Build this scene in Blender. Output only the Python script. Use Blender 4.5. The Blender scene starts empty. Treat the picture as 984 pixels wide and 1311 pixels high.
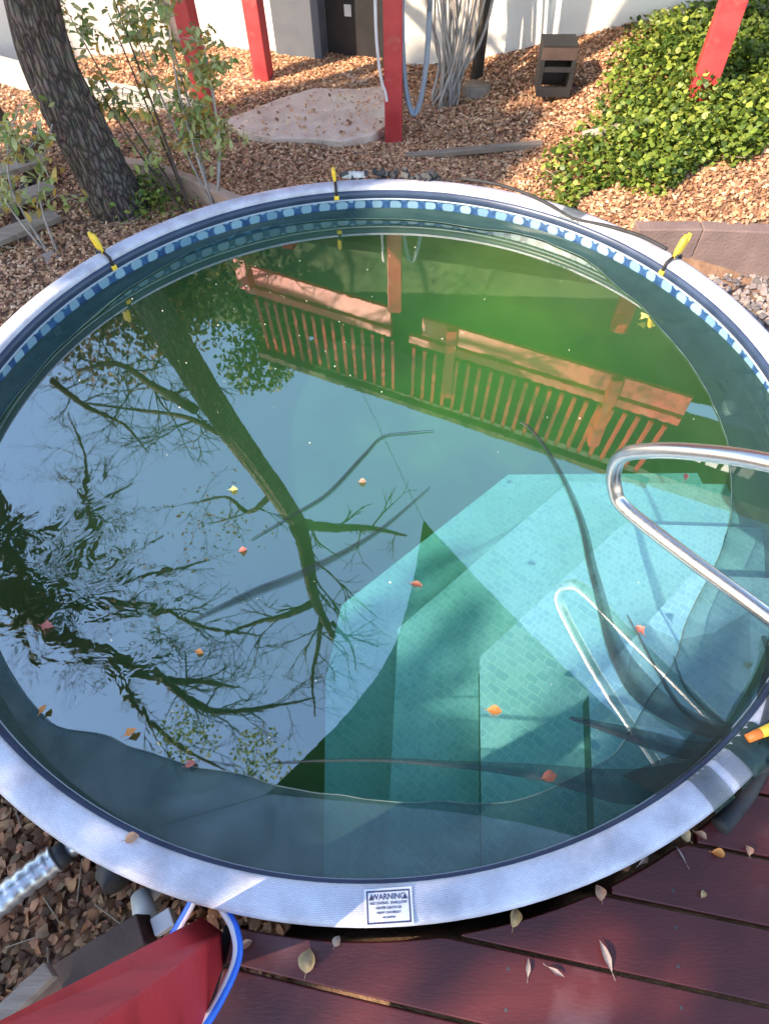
import bpy, math, random
import numpy as np
from mathutils import Vector, Matrix, noise
random.seed(7); RNG = np.random.default_rng(7)
sc = bpy.context.scene
R = math.radians

# ------------------------------------------------------------------ camera
cam_d = bpy.data.cameras.new('camera'); cam = bpy.data.objects.new('camera', cam_d)
sc.collection.objects.link(cam); sc.camera = cam
fwd = Vector((0.0, 0.57845368, -0.81571523)); rgt = Vector((0.99946448, -0.02669216, -0.01892839)); upv = Vector((0.0327224, 0.8152784, 0.57814391))
m = Matrix((rgt, upv, -fwd)).transposed().to_4x4(); m.translation = (0.0383, -1.898, 1.8626)
cam.matrix_world = m
cam_d.sensor_fit = 'HORIZONTAL'; cam_d.sensor_width = 36; cam_d.lens = 36*800/984
cam_d.clip_start = 0.02; cam_d.clip_end = 800

# ------------------------------------------------------------------ sky and sun
SUN_EL, SUN_AZ_VEC = R(36), Vector((0.85, 0.53, 0)).normalized()      # light travels this way over the ground
w = bpy.data.worlds.new('World'); sc.world = w; w.use_nodes = True
wn = w.node_tree; bg = wn.nodes['Background']
sky = wn.nodes.new('ShaderNodeTexSky'); sky.sky_type = 'NISHITA'; sky.sun_disc = False
sky.sun_elevation = SUN_EL; sky.sun_rotation = math.atan2(-SUN_AZ_VEC.x, -SUN_AZ_VEC.y)
sky.air_density = 1.3; sky.dust_density = .6; sky.ozone_density = 1.8
wn.links.new(sky.outputs[0], bg.inputs[0]); bg.inputs[1].default_value = 0.15
sun_d = bpy.data.lights.new('sun', 'SUN'); sun_d.energy = 3.5; sun_d.angle = R(0.6); sun_d.color = (1.0, 0.82, 0.62)
sun = bpy.data.objects.new('sun', sun_d); sc.collection.objects.link(sun)
sd = Vector((SUN_AZ_VEC.x*math.cos(SUN_EL), SUN_AZ_VEC.y*math.cos(SUN_EL), -math.sin(SUN_EL)))
sun.rotation_euler = sd.to_track_quat('-Z', 'Y').to_euler(); sun.location = (-6, -4, 8)
sc.view_settings.view_transform = 'Standard'; sc.view_settings.look = 'None'
sc.view_settings.exposure = 1.8; sc.view_settings.gamma = 1
sc.cycles.max_bounces = 8; sc.cycles.transparent_max_bounces = 24; sc.cycles.volume_bounces = 1
sc.cycles.sample_clamp_indirect = 4

WATER_Z = -0.155
R_OUT, R_IN = 1.83, 1.75

# ------------------------------------------------------------------ helpers
def tag(o, label=None, cat=None, group=None, kind=None):
    if label: o['label'] = label
    if cat: o['category'] = cat
    if group: o['group'] = group
    if kind: o['kind'] = kind
    return o
def link(o, parent=None):
    sc.collection.objects.link(o)
    if parent: o.parent = parent
    return o
def empty(name, loc=(0, 0, 0)):
    o = bpy.data.objects.new(name, None); o.empty_display_size = .1; o.location = loc
    return link(o)
def rel(parent, pts):
    if parent is None: return pts
    p = Vector(parent.location)
    q = parent.parent
    while q is not None:
        p = p + Vector(q.location); q = q.parent
    return [(v[0]-p.x, v[1]-p.y, v[2]-p.z) for v in pts]
def mesh(name, verts, faces, mat, parent=None, smooth=False, col=None, uv=None, bevel=0, world=True):
    me = bpy.data.meshes.new(name)
    if parent is not None and world: verts = rel(parent, verts)
    me.from_pydata([tuple(map(float, v)) for v in verts], [], [tuple(f) for f in faces]); me.update()
    if smooth: me.polygons.foreach_set('use_smooth', [True]*len(me.polygons))
    if col is not None:
        a = me.color_attributes.new('tint', 'FLOAT_COLOR', 'POINT')
        c = np.ones((len(verts), 4), np.float32); c[:, :3] = col; a.data.foreach_set('color', c.ravel())
    if uv is not None:
        l = me.uv_layers.new(name='UVMap'); d = []
        for p in me.polygons:
            for vi in p.vertices: d.extend(uv[vi])
        l.data.foreach_set('uv', d)
    if mat: me.materials.append(mat)
    o = bpy.data.objects.new(name, me); link(o, parent)
    if bevel:
        b = o.modifiers.new('bevel', 'BEVEL'); b.width = bevel; b.segments = 2; b.limit_method = 'ANGLE'
    return o
class MB:
    def __init__(s): s.v = []; s.f = []; s.c = []
    def add(s, v, f):
        n = len(s.v); s.v += [tuple(map(float, p)) for p in v]; s.f += [tuple(i+n for i in q) for q in f]; return s
    def box(s, c, size, rot=None):
        hx, hy, hz = size[0]/2, size[1]/2, size[2]/2
        vs = [Vector((x, y, z)) for z in (-hz, hz) for y in (-hy, hy) for x in (-hx, hx)]
        if rot is not None: vs = [rot @ p for p in vs]
        c = Vector(c)
        return s.add([p+c for p in vs], [(0, 2, 3, 1), (4, 5, 7, 6), (0, 1, 5, 4), (2, 6, 7, 3), (0, 4, 6, 2), (1, 3, 7, 5)])
    def hexa(s, low, up):
        return s.add(list(low)+list(up), [(3, 2, 1, 0), (4, 5, 6, 7), (0, 1, 5, 4), (1, 2, 6, 5), (2, 3, 7, 6), (3, 0, 4, 7)])
    def beam(s, a, b, wd, ht, up=(0, 0, 1)):
        a, b = Vector(a), Vector(b); d = (b-a); L = d.length; d.normalize()
        side = d.cross(Vector(up)).normalized(); u = side.cross(d)
        vs = [p + side*sx*wd/2 + u*sz*ht/2 for p in (a, b) for sz in (-1, 1) for sx in (-1, 1)]
        return s.add(vs, [(0, 1, 3, 2), (4, 6, 7, 5), (0, 4, 5, 1), (2, 3, 7, 6), (0, 2, 6, 4), (1, 5, 7, 3)])
    def tube(s, pts, rad, n=8, cap=True, ridge=0, seed=0):
        pts = [Vector(p) for p in pts]
        rad = list(rad) if hasattr(rad, '__len__') else [rad]*len(pts)
        t0 = (pts[1]-pts[0]).normalized(); ref = Vector((0, 0, 1)) if abs(t0.z) < .9 else Vector((1, 0, 0))
        nrm = t0.cross(ref).normalized(); vs = []; fs = []
        for i, p in enumerate(pts):
            t = ((pts[min(i+1, len(pts)-1)]-pts[max(i-1, 0)])).normalized()
            nrm = (nrm - t*nrm.dot(t)).normalized(); bn = t.cross(nrm)
            for k in range(n):
                a = 2*math.pi*k/n; rr = rad[i]
                if ridge:
                    rr *= 1 + ridge*noise.noise(Vector((math.cos(a)*9.5+seed, math.sin(a)*9.5, p.z*2.2)))
                vs.append(p + (nrm*math.cos(a)+bn*math.sin(a))*rr)
        for i in range(len(pts)-1):
            for k in range(n):
                k2 = (k+1) % n; fs.append((i*n+k, i*n+k2, (i+1)*n+k2, (i+1)*n+k))
        if cap: fs.append(tuple(range(n))[::-1]); fs.append(tuple((len(pts)-1)*n+k for k in range(n)))
        return s.add(vs, fs)
    def build(s, name, mat, parent=None, smooth=False, bevel=0, **k):
        return mesh(name, s.v, s.f, mat, parent, smooth, bevel=bevel, **k)
def spline(pts, n=6):
    pts = [Vector(p) for p in pts]; out = []
    for i in range(len(pts)-1):
        p0, p1, p2, p3 = pts[max(i-1, 0)], pts[i], pts[i+1], pts[min(i+2, len(pts)-1)]
        for k in range(n):
            t = k/n
            out.append(0.5*((2*p1)+(-p0+p2)*t+(2*p0-5*p1+4*p2-p3)*t*t+(-p0+3*p1-3*p2+p3)*t**3))
    out.append(pts[-1]); return out
def lerps(a, b, n): return [a+(b-a)*i/(n-1) for i in range(n)]

# ------------------------------------------------------------------ materials
def newmat(name):
    mt = bpy.data.materials.new(name); mt.use_nodes = True; nt = mt.node_tree; nt.nodes.clear()
    return mt, nt, nt.nodes, nt.links
def rgb(c): return (c[0], c[1], c[2], 1)
def mat(name, c1, c2=None, scale=8, rough=.7, bump=0, bscale=None, metal=0, stretch=(1, 1, 1), spec=.5, detail=6, coat=0, c3=None, s3=2.0, w3=.5, tint=False, trans=0):
    mt, nt, N, Lk = newmat(name)
    out = N.new('ShaderNodeOutputMaterial'); b = N.new('ShaderNodeBsdfPrincipled'); Lk.new(b.outputs[0], out.inputs[0])
    b.inputs['Roughness'].default_value = rough; b.inputs['Metallic'].default_value = metal
    b.inputs['Specular IOR Level'].default_value = spec; b.inputs['Coat Weight'].default_value = coat
    tc = N.new('ShaderNodeTexCoord'); mp = N.new('ShaderNodeMapping'); mp.inputs['Scale'].default_value = stretch
    Lk.new(tc.outputs['Object'], mp.inputs[0])
    nz = N.new('ShaderNodeTexNoise'); nz.inputs['Scale'].default_value = scale; nz.inputs['Detail'].default_value = detail; Lk.new(mp.outputs[0], nz.inputs[0])
    cr = N.new('ShaderNodeValToRGB'); cr.color_ramp.elements[0].color = rgb(c1); cr.color_ramp.elements[1].color = rgb(c2 or c1)
    cr.color_ramp.elements[0].position = .3; cr.color_ramp.elements[1].position = .7
    Lk.new(nz.outputs['Fac'], cr.inputs[0]); src = cr.outputs[0]
    if c3:
        n3 = N.new('ShaderNodeTexNoise'); n3.inputs['Scale'].default_value = s3; n3.inputs['Detail'].default_value = 5; Lk.new(tc.outputs['Object'], n3.inputs[0])
        r3 = N.new('ShaderNodeValToRGB'); r3.color_ramp.elements[0].position = 1-w3-.04; r3.color_ramp.elements[1].position = 1-w3+.08
        mx = N.new('ShaderNodeMixRGB'); Lk.new(n3.outputs['Fac'], r3.inputs[0]); Lk.new(r3.outputs[0], mx.inputs[0]); Lk.new(src, mx.inputs[1]); mx.inputs[2].default_value = rgb(c3)
        src = mx.outputs[0]
    if tint:
        at = N.new('ShaderNodeVertexColor'); at.layer_name = 'tint'
        mx = N.new('ShaderNodeMixRGB'); mx.blend_type = 'MULTIPLY'; mx.inputs[0].default_value = 1
        Lk.new(src, mx.inputs[1]); Lk.new(at.outputs[0], mx.inputs[2]); src = mx.outputs[0]
    Lk.new(src, b.inputs['Base Color'])
    if trans:
        tr = N.new('ShaderNodeBsdfTranslucent'); Lk.new(src, tr.inputs[0]); ms = N.new('ShaderNodeMixShader'); ms.inputs[0].default_value = trans
        Lk.new(b.outputs[0], ms.inputs[1]); Lk.new(tr.outputs[0], ms.inputs[2]); Lk.new(ms.outputs[0], out.inputs[0])
    if bump:
        nb = N.new('ShaderNodeTexNoise'); nb.inputs['Scale'].default_value = bscale or scale*3; nb.inputs['Detail'].default_value = 6; Lk.new(mp.outputs[0], nb.inputs[0])
        bp = N.new('ShaderNodeBump'); bp.inputs['Strength'].default_value = bump; bp.inputs['Distance'].default_value = .01
        Lk.new(nb.outputs['Fac'], bp.inputs['Height']); Lk.new(bp.outputs[0], b.inputs['Normal'])
    return mt
M = {}
M['red'] = mat('red_paint', (.40, .030, .035), (.55, .065, .065), 6, .45, .25, 30, c3=(.50, .14, .12), s3=5, w3=.38)
M['redrail'] = mat('red_rail_paint', (.46, .024, .034), (.54, .034, .044), 5, .5, .15, 40, c3=(.38, .018, .024), s3=6, w3=.4)
M['deck'] = mat('maroon_deck_stain', (.062, .010, .009), (.095, .016, .014), 3, .38, .12, 40, stretch=(1, 4, 1), c3=(.125, .05, .052), s3=3.2, w3=.38)
M['gap'] = mat('dark_joist', (.012, .008, .008), None, 5, .9)
M['stucco'] = mat('white_stucco', (.70, .66, .60), (.80, .77, .70), 3, .9, .4, 120)
M['greywall'] = mat('grey_render', (.40, .37, .34), (.50, .46, .42), 4, .9, .4, 60)
M['tan'] = mat('tan_concrete', (.42, .29, .22), (.55, .39, .30), 5, .9, .4, 60, c3=(.32, .21, .15), s3=3, w3=.4)
M['patio'] = mat('pink_flagstone', (.58, .40, .31), (.78, .60, .48), 7, .9, .5, 60, c3=(.74, .60, .46), s3=3, w3=.42, detail=10)
M['block'] = mat('brown_retaining_block', (.16, .11, .105), (.22, .155, .14), 8, .9, .5, 60)
M['dirt'] = mat('brown_soil', (.16, .09, .055), (.27, .16, .10), 14, .95, .8, 50)
M['bark'] = mat('bark', (.060, .042, .034), (.17, .125, .105), 7, .95, 1.0, 20, stretch=(3.2, 3.2, .45))
def bark_material():
    mt, nt, N, Lk = newmat('furrowed_bark')
    out = N.new('ShaderNodeOutputMaterial'); b = N.new('ShaderNodeBsdfPrincipled'); Lk.new(b.outputs[0], out.inputs[0]); b.inputs['Roughness'].default_value = .95
    tc = N.new('ShaderNodeTexCoord'); mp = N.new('ShaderNodeMapping'); mp.inputs['Scale'].default_value = (1, 1, .16)
    wz = N.new('ShaderNodeTexNoise'); wz.inputs['Scale'].default_value = 9; wz.inputs['Detail'].default_value = 5; Lk.new(tc.outputs['Object'], wz.inputs[0])
    wa = N.new('ShaderNodeVectorMath'); wa.operation = 'MULTIPLY_ADD'; wa.inputs[1].default_value = (.06, .06, .3); Lk.new(wz.outputs['Color'], wa.inputs[0]); Lk.new(tc.outputs['Object'], wa.inputs[2]); Lk.new(wa.outputs[0], mp.inputs[0])
    vo = N.new('ShaderNodeTexVoronoi'); vo.feature = 'DISTANCE_TO_EDGE'; vo.inputs['Scale'].default_value = 38; Lk.new(mp.outputs[0], vo.inputs[0])
    cr = N.new('ShaderNodeValToRGB'); cr.color_ramp.elements[0].color = (.050, .034, .027, 1); cr.color_ramp.elements[1].color = (.25, .19, .155, 1); cr.color_ramp.elements[0].position = .02; cr.color_ramp.elements[1].position = .30; Lk.new(vo.outputs['Distance'], cr.inputs[0])
    nz = N.new('ShaderNodeTexNoise'); nz.inputs['Scale'].default_value = 18; nz.inputs['Detail'].default_value = 8; Lk.new(tc.outputs['Object'], nz.inputs[0])
    mx = N.new('ShaderNodeMixRGB'); mx.blend_type = 'MULTIPLY'; mx.inputs[0].default_value = .6; Lk.new(cr.outputs[0], mx.inputs[1]); Lk.new(nz.outputs['Color'], mx.inputs[2]); Lk.new(mx.outputs[0], b.inputs['Base Color'])
    bp = N.new('ShaderNodeBump'); bp.inputs['Strength'].default_value = 1; bp.inputs['Distance'].default_value = .03; Lk.new(cr.outputs[0], bp.inputs['Height']); Lk.new(bp.outputs[0], b.inputs['Normal'])
    return mt
M['bark'] = bark_material()
M['bark2'] = mat('dark_bark', (.035, .028, .022), (.075, .06, .045), 9, .95, .6, 20)
M['leaf'] = mat('dry_leaf', (1, 1, 1), (.8, .8, .8), 30, .6, tint=True, trans=.25)
M['green'] = mat('green_leaf', (1, 1, 1), (.85, .85, .85), 30, .45, tint=True, trans=.35)
M['oldwood'] = mat('weathered_wood', (.22, .16, .12), (.34, .27, .21), 5, .85, .4, 30, stretch=(1, 8, 1))
M['wood'] = mat('dark_timber', (.05, .03, .025), (.09, .055, .04), 6, .8, .3, 30)
M['black'] = mat('black_plastic', (.012, .011, .012), (.022, .020, .021), 10, .55)
M['grey'] = mat('slate_grey_paint', (.09, .10, .12), (.12, .13, .15), 5, .6)
M['steel'] = mat('brushed_steel', (.62, .60, .60), (.68, .66, .66), 20, .27, .05, 200, metal=1)
M['yellow'] = mat('yellow_plastic', (.80, .50, .03), (.85, .58, .06), 10, .4)
M['orange'] = mat('orange_plastic', (.80, .20, .03), None, 10, .4)
M['pvc'] = mat('white_pvc', (.62, .62, .60), (.74, .74, .72), 12, .4, c3=(.42, .40, .36), s3=14, w3=.35)
M['silver'] = mat('silver_wrap', (.55, .55, .58), (.68, .68, .70), 12, .32, .9, 14, metal=.7)
M['dgrey'] = mat('dark_grey_rubber', (.035, .036, .04), (.055, .055, .06), 10, .6)
M['hoseblue'] = mat('blue_hose', (.02, .12, .62), (.03, .17, .72), 10, .35)
M['hosewhite'] = mat('white_hose', (.62, .56, .60), (.72, .68, .70), 10, .35)
M['hosegrey'] = mat('grey_blue_hose', (.20, .25, .32), (.30, .35, .42), 10, .45)
M['vine'] = mat('pale_bundle', (.26, .23, .21), (.44, .38, .33), 14, .8)
M['stone'] = mat('grey_tan_stone', (.27, .20, .17), (.42, .33, .29), 6, .9, .6, 30)
M['gravel'] = mat('gravel_stone', (1, 1, 1), (.8, .8, .8), 20, .9, tint=True)
M['ink'] = mat('label_ink', (.05, .045, .09), None, 5, .6)
M['sticker'] = mat('label_white', (.70, .68, .76), (.76, .74, .80), 20, .5)
M['sail'] = mat('green_sail_cloth', (.018, .05, .02), (.025, .065, .028), 8, .9, .1, 200, trans=.2)
M['poolwall'] = mat('dark_pool_wall', (.015, .018, .022), (.03, .035, .04), 6, .5)
M['roof'] = mat('dark_roof', (.06, .055, .05), (.10, .09, .08), 9, .9)
M['uwall'] = mat('shaded_upper_wall', (.07, .10, .05), (.09, .125, .06), 5, .8)  # the wall's shade is painted in as dark green
M['glass'] = mat('pale_pane', (.62, .62, .60), (.75, .75, .72), 5, .2)
M['strap'] = mat('black_strap', (.012, .012, .014), (.03, .03, .035), 20, .7)

def rail_material():
    mt, nt, N, Lk = newmat('woven_lavender_vinyl')
    out = N.new('ShaderNodeOutputMaterial'); b = N.new('ShaderNodeBsdfPrincipled'); Lk.new(b.outputs[0], out.inputs[0])
    b.inputs['Roughness'].default_value = .38
    uv = N.new('ShaderNodeUVMap'); br = N.new('ShaderNodeTexBrick'); mp = N.new('ShaderNodeMapping'); mp.inputs['Scale'].default_value = (1, 1, 1)
    Lk.new(uv.outputs[0], mp.inputs[0]); Lk.new(mp.outputs[0], br.inputs[0])
    br.inputs['Scale'].default_value = 90; br.inputs['Brick Width'].default_value = 1.0; br.inputs['Row Height'].default_value = .35; br.inputs['Mortar Size'].default_value = .06
    br.inputs['Color1'].default_value = (.64, .64, .73, 1); br.inputs['Color2'].default_value = (.74, .74, .82, 1); br.inputs['Mortar'].default_value = (.46, .46, .56, 1)
    nz = N.new('ShaderNodeTexNoise'); nz.inputs['Scale'].default_value = 9; nz.inputs['Detail'].default_value = 8
    tc = N.new('ShaderNodeTexCoord'); Lk.new(tc.outputs['Object'], nz.inputs[0])
    cr = N.new('ShaderNodeValToRGB'); cr.color_ramp.elements[0].color = (.66, .64, .66, 1); cr.color_ramp.elements[1].color = (1, 1, 1, 1); cr.color_ramp.elements[0].position = .3; cr.color_ramp.elements[1].position = .6
    Lk.new(nz.outputs[0], cr.inputs[0])
    mx = N.new('ShaderNodeMixRGB'); mx.blend_type = 'MULTIPLY'; mx.inputs[0].default_value = 1; Lk.new(br.outputs[0], mx.inputs[1]); Lk.new(cr.outputs[0], mx.inputs[2]); Lk.new(mx.outputs[0], b.inputs['Base Color'])
    bp = N.new('ShaderNodeBump'); bp.inputs['Strength'].default_value = .55; bp.inputs['Distance'].default_value = .002; bp.invert = True
    Lk.new(br.outputs['Fac'], bp.inputs['Height']); Lk.new(bp.outputs[0], b.inputs['Normal'])
    return mt
M['toprail'] = rail_material()

def border_material():
    """printed liner border: pale pebbles in two staggered rows on navy"""
    mt, nt, N, Lk = newmat('printed_pebble_border')
    out = N.new('ShaderNodeOutputMaterial'); b = N.new('ShaderNodeBsdfPrincipled'); Lk.new(b.outputs[0], out.inputs[0]); b.inputs['Roughness'].default_value = .35
    uv = N.new('ShaderNodeUVMap')
    def blob(period, shift, cy, rx, ry, salt):
        sp = N.new('ShaderNodeSeparateXYZ'); nz = N.new('ShaderNodeTexNoise'); nz.inputs['Scale'].default_value = 16; nz.inputs['Detail'].default_value = 2
        Lk.new(uv.outputs[0], nz.inputs[0])
        mxv = N.new('ShaderNodeVectorMath'); mxv.operation = 'MULTIPLY_ADD'
        sub = N.new('ShaderNodeVectorMath'); sub.operation = 'SUBTRACT'; sub.inputs[1].default_value = (.5, .5, .5); Lk.new(nz.outputs['Color'], sub.inputs[0])
        Lk.new(sub.outputs[0], mxv.inputs[0]); mxv.inputs[1].default_value = (.03, .03, 0); Lk.new(uv.outputs[0], mxv.inputs[2]); Lk.new(mxv.outputs[0], sp.inputs[0])
        def mth(op, a, bb=None, c=None):
            n = N.new('ShaderNodeMath'); n.operation = op
            for i, x in enumerate((a, bb, c)):
                if x is None: continue
                if isinstance(x, (int, float)): n.inputs[i].default_value = x
                else: Lk.new(x, n.inputs[i])
            return n.outputs[0]
        u = mth('ADD', mth('DIVIDE', sp.outputs[0], period), shift)
        fu = mth('SUBTRACT', mth('FRACT', u), .5)
        dx = mth('DIVIDE', mth('MULTIPLY', fu, period), rx); dy = mth('DIVIDE', mth('SUBTRACT', sp.outputs[1], cy), ry)
        d = mth('ADD', mth('POWER', mth('ABSOLUTE', dx), 2.4), mth('POWER', mth('ABSOLUTE', dy), 2.4))
        sm = N.new('ShaderNodeMapRange'); sm.inputs[1].default_value = 1.1; sm.inputs[2].default_value = .82; Lk.new(d, sm.inputs[0])
        fl = mth('FLOOR', u); wn_ = N.new('ShaderNodeTexWhiteNoise'); wn_.noise_dimensions = '1D'; Lk.new(mth('ADD', fl, salt), wn_.inputs['W'])
        return sm.outputs[0], wn_.outputs['Value']
    base = N.new('ShaderNodeTexNoise'); base.inputs['Scale'].default_value = 22; Lk.new(uv.outputs[0], base.inputs[0])
    c0 = N.new('ShaderNodeValToRGB'); c0.color_ramp.elements[0].color = (.014, .045, .13, 1); c0.color_ramp.elements[1].color = (.035, .10, .24, 1)
    c0.color_ramp.elements[0].position = .35; c0.color_ramp.elements[1].position = .65; Lk.new(base.outputs[0], c0.inputs[0]); src = c0.outputs[0]
    for period, shift, cy, rx, ry, ca, cb, salt in ((.105, 0, .080, .032, .029, (.13, .24, .34, 1), (.24, .37, .47, 1), 3.1), (.105, .5, .030, .026, .024, (.09, .20, .40, 1), (.18, .32, .50, 1), 9.7), (.105, .5, .104, .014, .006, (.12, .24, .42, 1), (.24, .40, .58, 1), 5.2)):
        msk, rnd = blob(period, shift, cy, rx, ry, salt)
        cc = N.new('ShaderNodeMixRGB'); cc.inputs[1].default_value = ca; cc.inputs[2].default_value = cb; Lk.new(rnd, cc.inputs[0])
        mx = N.new('ShaderNodeMixRGB'); Lk.new(msk, mx.inputs[0]); Lk.new(src, mx.inputs[1]); Lk.new(cc.outputs[0], mx.inputs[2]); src = mx.outputs[0]
    Lk.new(src, b.inputs['Base Color'])
    return mt
M['border'] = border_material()

def liner_material(name, a, bcol, mortar, vary=.5):
    """printed tile pattern laid diagonally"""
    mt, nt, N, Lk = newmat(name)
    out = N.new('ShaderNodeOutputMaterial'); b = N.new('ShaderNodeBsdfPrincipled'); Lk.new(b.outputs[0], out.inputs[0]); b.inputs['Roughness'].default_value = .6
    tc = N.new('ShaderNodeTexCoord'); mp = N.new('ShaderNodeMapping'); mp.inputs['Rotation'].default_value = (0, 0, R(41))
    wz = N.new('ShaderNodeTexNoise'); wz.inputs['Scale'].default_value = 14; Lk.new(tc.outputs['Object'], wz.inputs[0])
    wa = N.new('ShaderNodeVectorMath'); wa.operation = 'MULTIPLY_ADD'; wa.inputs[1].default_value = (.03, .03, 0); Lk.new(wz.outputs['Color'], wa.inputs[0]); Lk.new(tc.outputs['Object'], wa.inputs[2]); Lk.new(wa.outputs[0], mp.inputs[0])
    cols = []
    for (wd, rh, off, sc_) in ((1.3, .85, .5, 27), (.85, 1.0, .35, 36)):
        br = N.new('ShaderNodeTexBrick'); Lk.new(mp.outputs[0], br.inputs[0]); br.offset = off
        br.inputs['Scale'].default_value = sc_; br.inputs['Brick Width'].default_value = wd; br.inputs['Row Height'].default_value = rh; br.inputs['Mortar Size'].default_value = .06; br.inputs['Mortar Smooth'].default_value = .4
        br.inputs['Color1'].default_value = rgb(a); br.inputs['Color2'].default_value = rgb(bcol); br.inputs['Mortar'].default_value = rgb(mortar); cols.append(br.outputs[0])
    nz = N.new('ShaderNodeTexNoise'); nz.inputs['Scale'].default_value = 5; nz.inputs['Detail'].default_value = 6; Lk.new(tc.outputs['Object'], nz.inputs[0])
    cr = N.new('ShaderNodeValToRGB'); cr.color_ramp.elements[0].position = .44; cr.color_ramp.elements[1].position = .56; Lk.new(nz.outputs[0], cr.inputs[0])
    mx = N.new('ShaderNodeMixRGB'); Lk.new(cr.outputs[0], mx.inputs[0]); Lk.new(cols[0], mx.inputs[1]); Lk.new(cols[1], mx.inputs[2])
    al = N.new('ShaderNodeTexNoise'); al.inputs['Scale'].default_value = 2.6; al.inputs['Detail'].default_value = 8; Lk.new(tc.outputs['Object'], al.inputs[0])
    c2 = N.new('ShaderNodeValToRGB'); c2.color_ramp.elements[0].color = (.62, .80, .60, 1); c2.color_ramp.elements[1].color = (1, 1, 1, 1); c2.color_ramp.elements[0].position = .35; c2.color_ramp.elements[1].position = .62; Lk.new(al.outputs[0], c2.inputs[0])
    m2 = N.new('ShaderNodeMixRGB'); m2.blend_type = 'MULTIPLY'; m2.inputs[0].default_value = vary; Lk.new(mx.outputs[0], m2.inputs[1]); Lk.new(c2.outputs[0], m2.inputs[2]); Lk.new(m2.outputs[0], b.inputs['Base Color'])
    return mt
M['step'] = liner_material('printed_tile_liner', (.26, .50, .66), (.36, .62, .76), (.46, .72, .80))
M['riser'] = liner_material('dark_riser_liner', (.035, .10, .10), (.05, .13, .12), (.07, .17, .15))  # risers get a darker liner colour than the treads
def floor_material():
    mt, nt, N, Lk = newmat('algae_floor_sun_glow')
    out = N.new('ShaderNodeOutputMaterial'); b = N.new('ShaderNodeBsdfPrincipled'); Lk.new(b.outputs[0], out.inputs[0]); b.inputs['Roughness'].default_value = .8
    tc = N.new('ShaderNodeNewGeometry'); nz = N.new('ShaderNodeTexNoise'); nz.inputs['Scale'].default_value = 2.2; nz.inputs['Detail'].default_value = 7; Lk.new(tc.outputs['Position'], nz.inputs[0])
    cr = N.new('ShaderNodeValToRGB'); cr.color_ramp.elements[0].color = (.035, .06, .022, 1); cr.color_ramp.elements[1].color = (.075, .12, .05, 1); cr.color_ramp.elements[0].position = .35; cr.color_ramp.elements[1].position = .65; Lk.new(nz.outputs[0], cr.inputs[0])
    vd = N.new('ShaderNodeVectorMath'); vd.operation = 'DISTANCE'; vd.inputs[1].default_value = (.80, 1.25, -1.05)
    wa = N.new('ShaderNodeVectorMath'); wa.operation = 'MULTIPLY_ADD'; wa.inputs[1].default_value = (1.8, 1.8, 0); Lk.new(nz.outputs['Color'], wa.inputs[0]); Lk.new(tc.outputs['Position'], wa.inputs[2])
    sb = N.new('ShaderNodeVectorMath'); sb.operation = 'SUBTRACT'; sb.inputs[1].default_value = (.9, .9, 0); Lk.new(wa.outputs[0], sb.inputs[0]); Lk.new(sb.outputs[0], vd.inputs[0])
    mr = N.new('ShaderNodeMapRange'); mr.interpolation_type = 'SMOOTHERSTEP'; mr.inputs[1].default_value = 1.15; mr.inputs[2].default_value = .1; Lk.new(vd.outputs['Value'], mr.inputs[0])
    mx = N.new('ShaderNodeMixRGB'); mx.inputs[2].default_value = (.23, .25, .05, 1); Lk.new(mr.outputs[0], mx.inputs[0]); Lk.new(cr.outputs[0], mx.inputs[1]); Lk.new(mx.outputs[0], b.inputs['Base Color'])  # sunlit glow on the far floor, painted into the algae colour
    return mt
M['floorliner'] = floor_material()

def net_material(name='black_leaf_net', colr=(.016, .046, .043, 1)):
    mt, nt, N, Lk = newmat(name)
    out = N.new('ShaderNodeOutputMaterial'); tr = N.new('ShaderNodeBsdfTransparent'); b = N.new('ShaderNodeBsdfPrincipled'); ms = N.new('ShaderNodeMixShader')
    b.inputs['Base Color'].default_value = colr; b.inputs['Roughness'].default_value = .5
    at = N.new('ShaderNodeVertexColor'); at.layer_name = 'tint'
    tc = N.new('ShaderNodeTexCoord'); nz = N.new('ShaderNodeTexNoise'); nz.inputs['Scale'].default_value = 5; nz.inputs['Detail'].default_value = 7; nz.inputs['Distortion'].default_value = 1; Lk.new(tc.outputs['Object'], nz.inputs[0])
    mr = N.new('ShaderNodeMapRange'); mr.inputs[1].default_value = .3; mr.inputs[2].default_value = .7; mr.inputs[3].default_value = .8; mr.inputs[4].default_value = 1.15; Lk.new(nz.outputs[0], mr.inputs[0])
    mu = N.new('ShaderNodeMath'); mu.operation = 'MULTIPLY'; mu.use_clamp = True; Lk.new(at.outputs[0], mu.inputs[0]); Lk.new(mr.outputs[0], mu.inputs[1])
    Lk.new(mu.outputs[0], ms.inputs[0]); Lk.new(tr.outputs[0], ms.inputs[1]); Lk.new(b.outputs[0], ms.inputs[2]); Lk.new(ms.outputs[0], out.inputs[0])
    return mt
M['net'] = net_material(); M['netfold'] = net_material('folded_black_net', (.007, .013, .015, 1))

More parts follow.
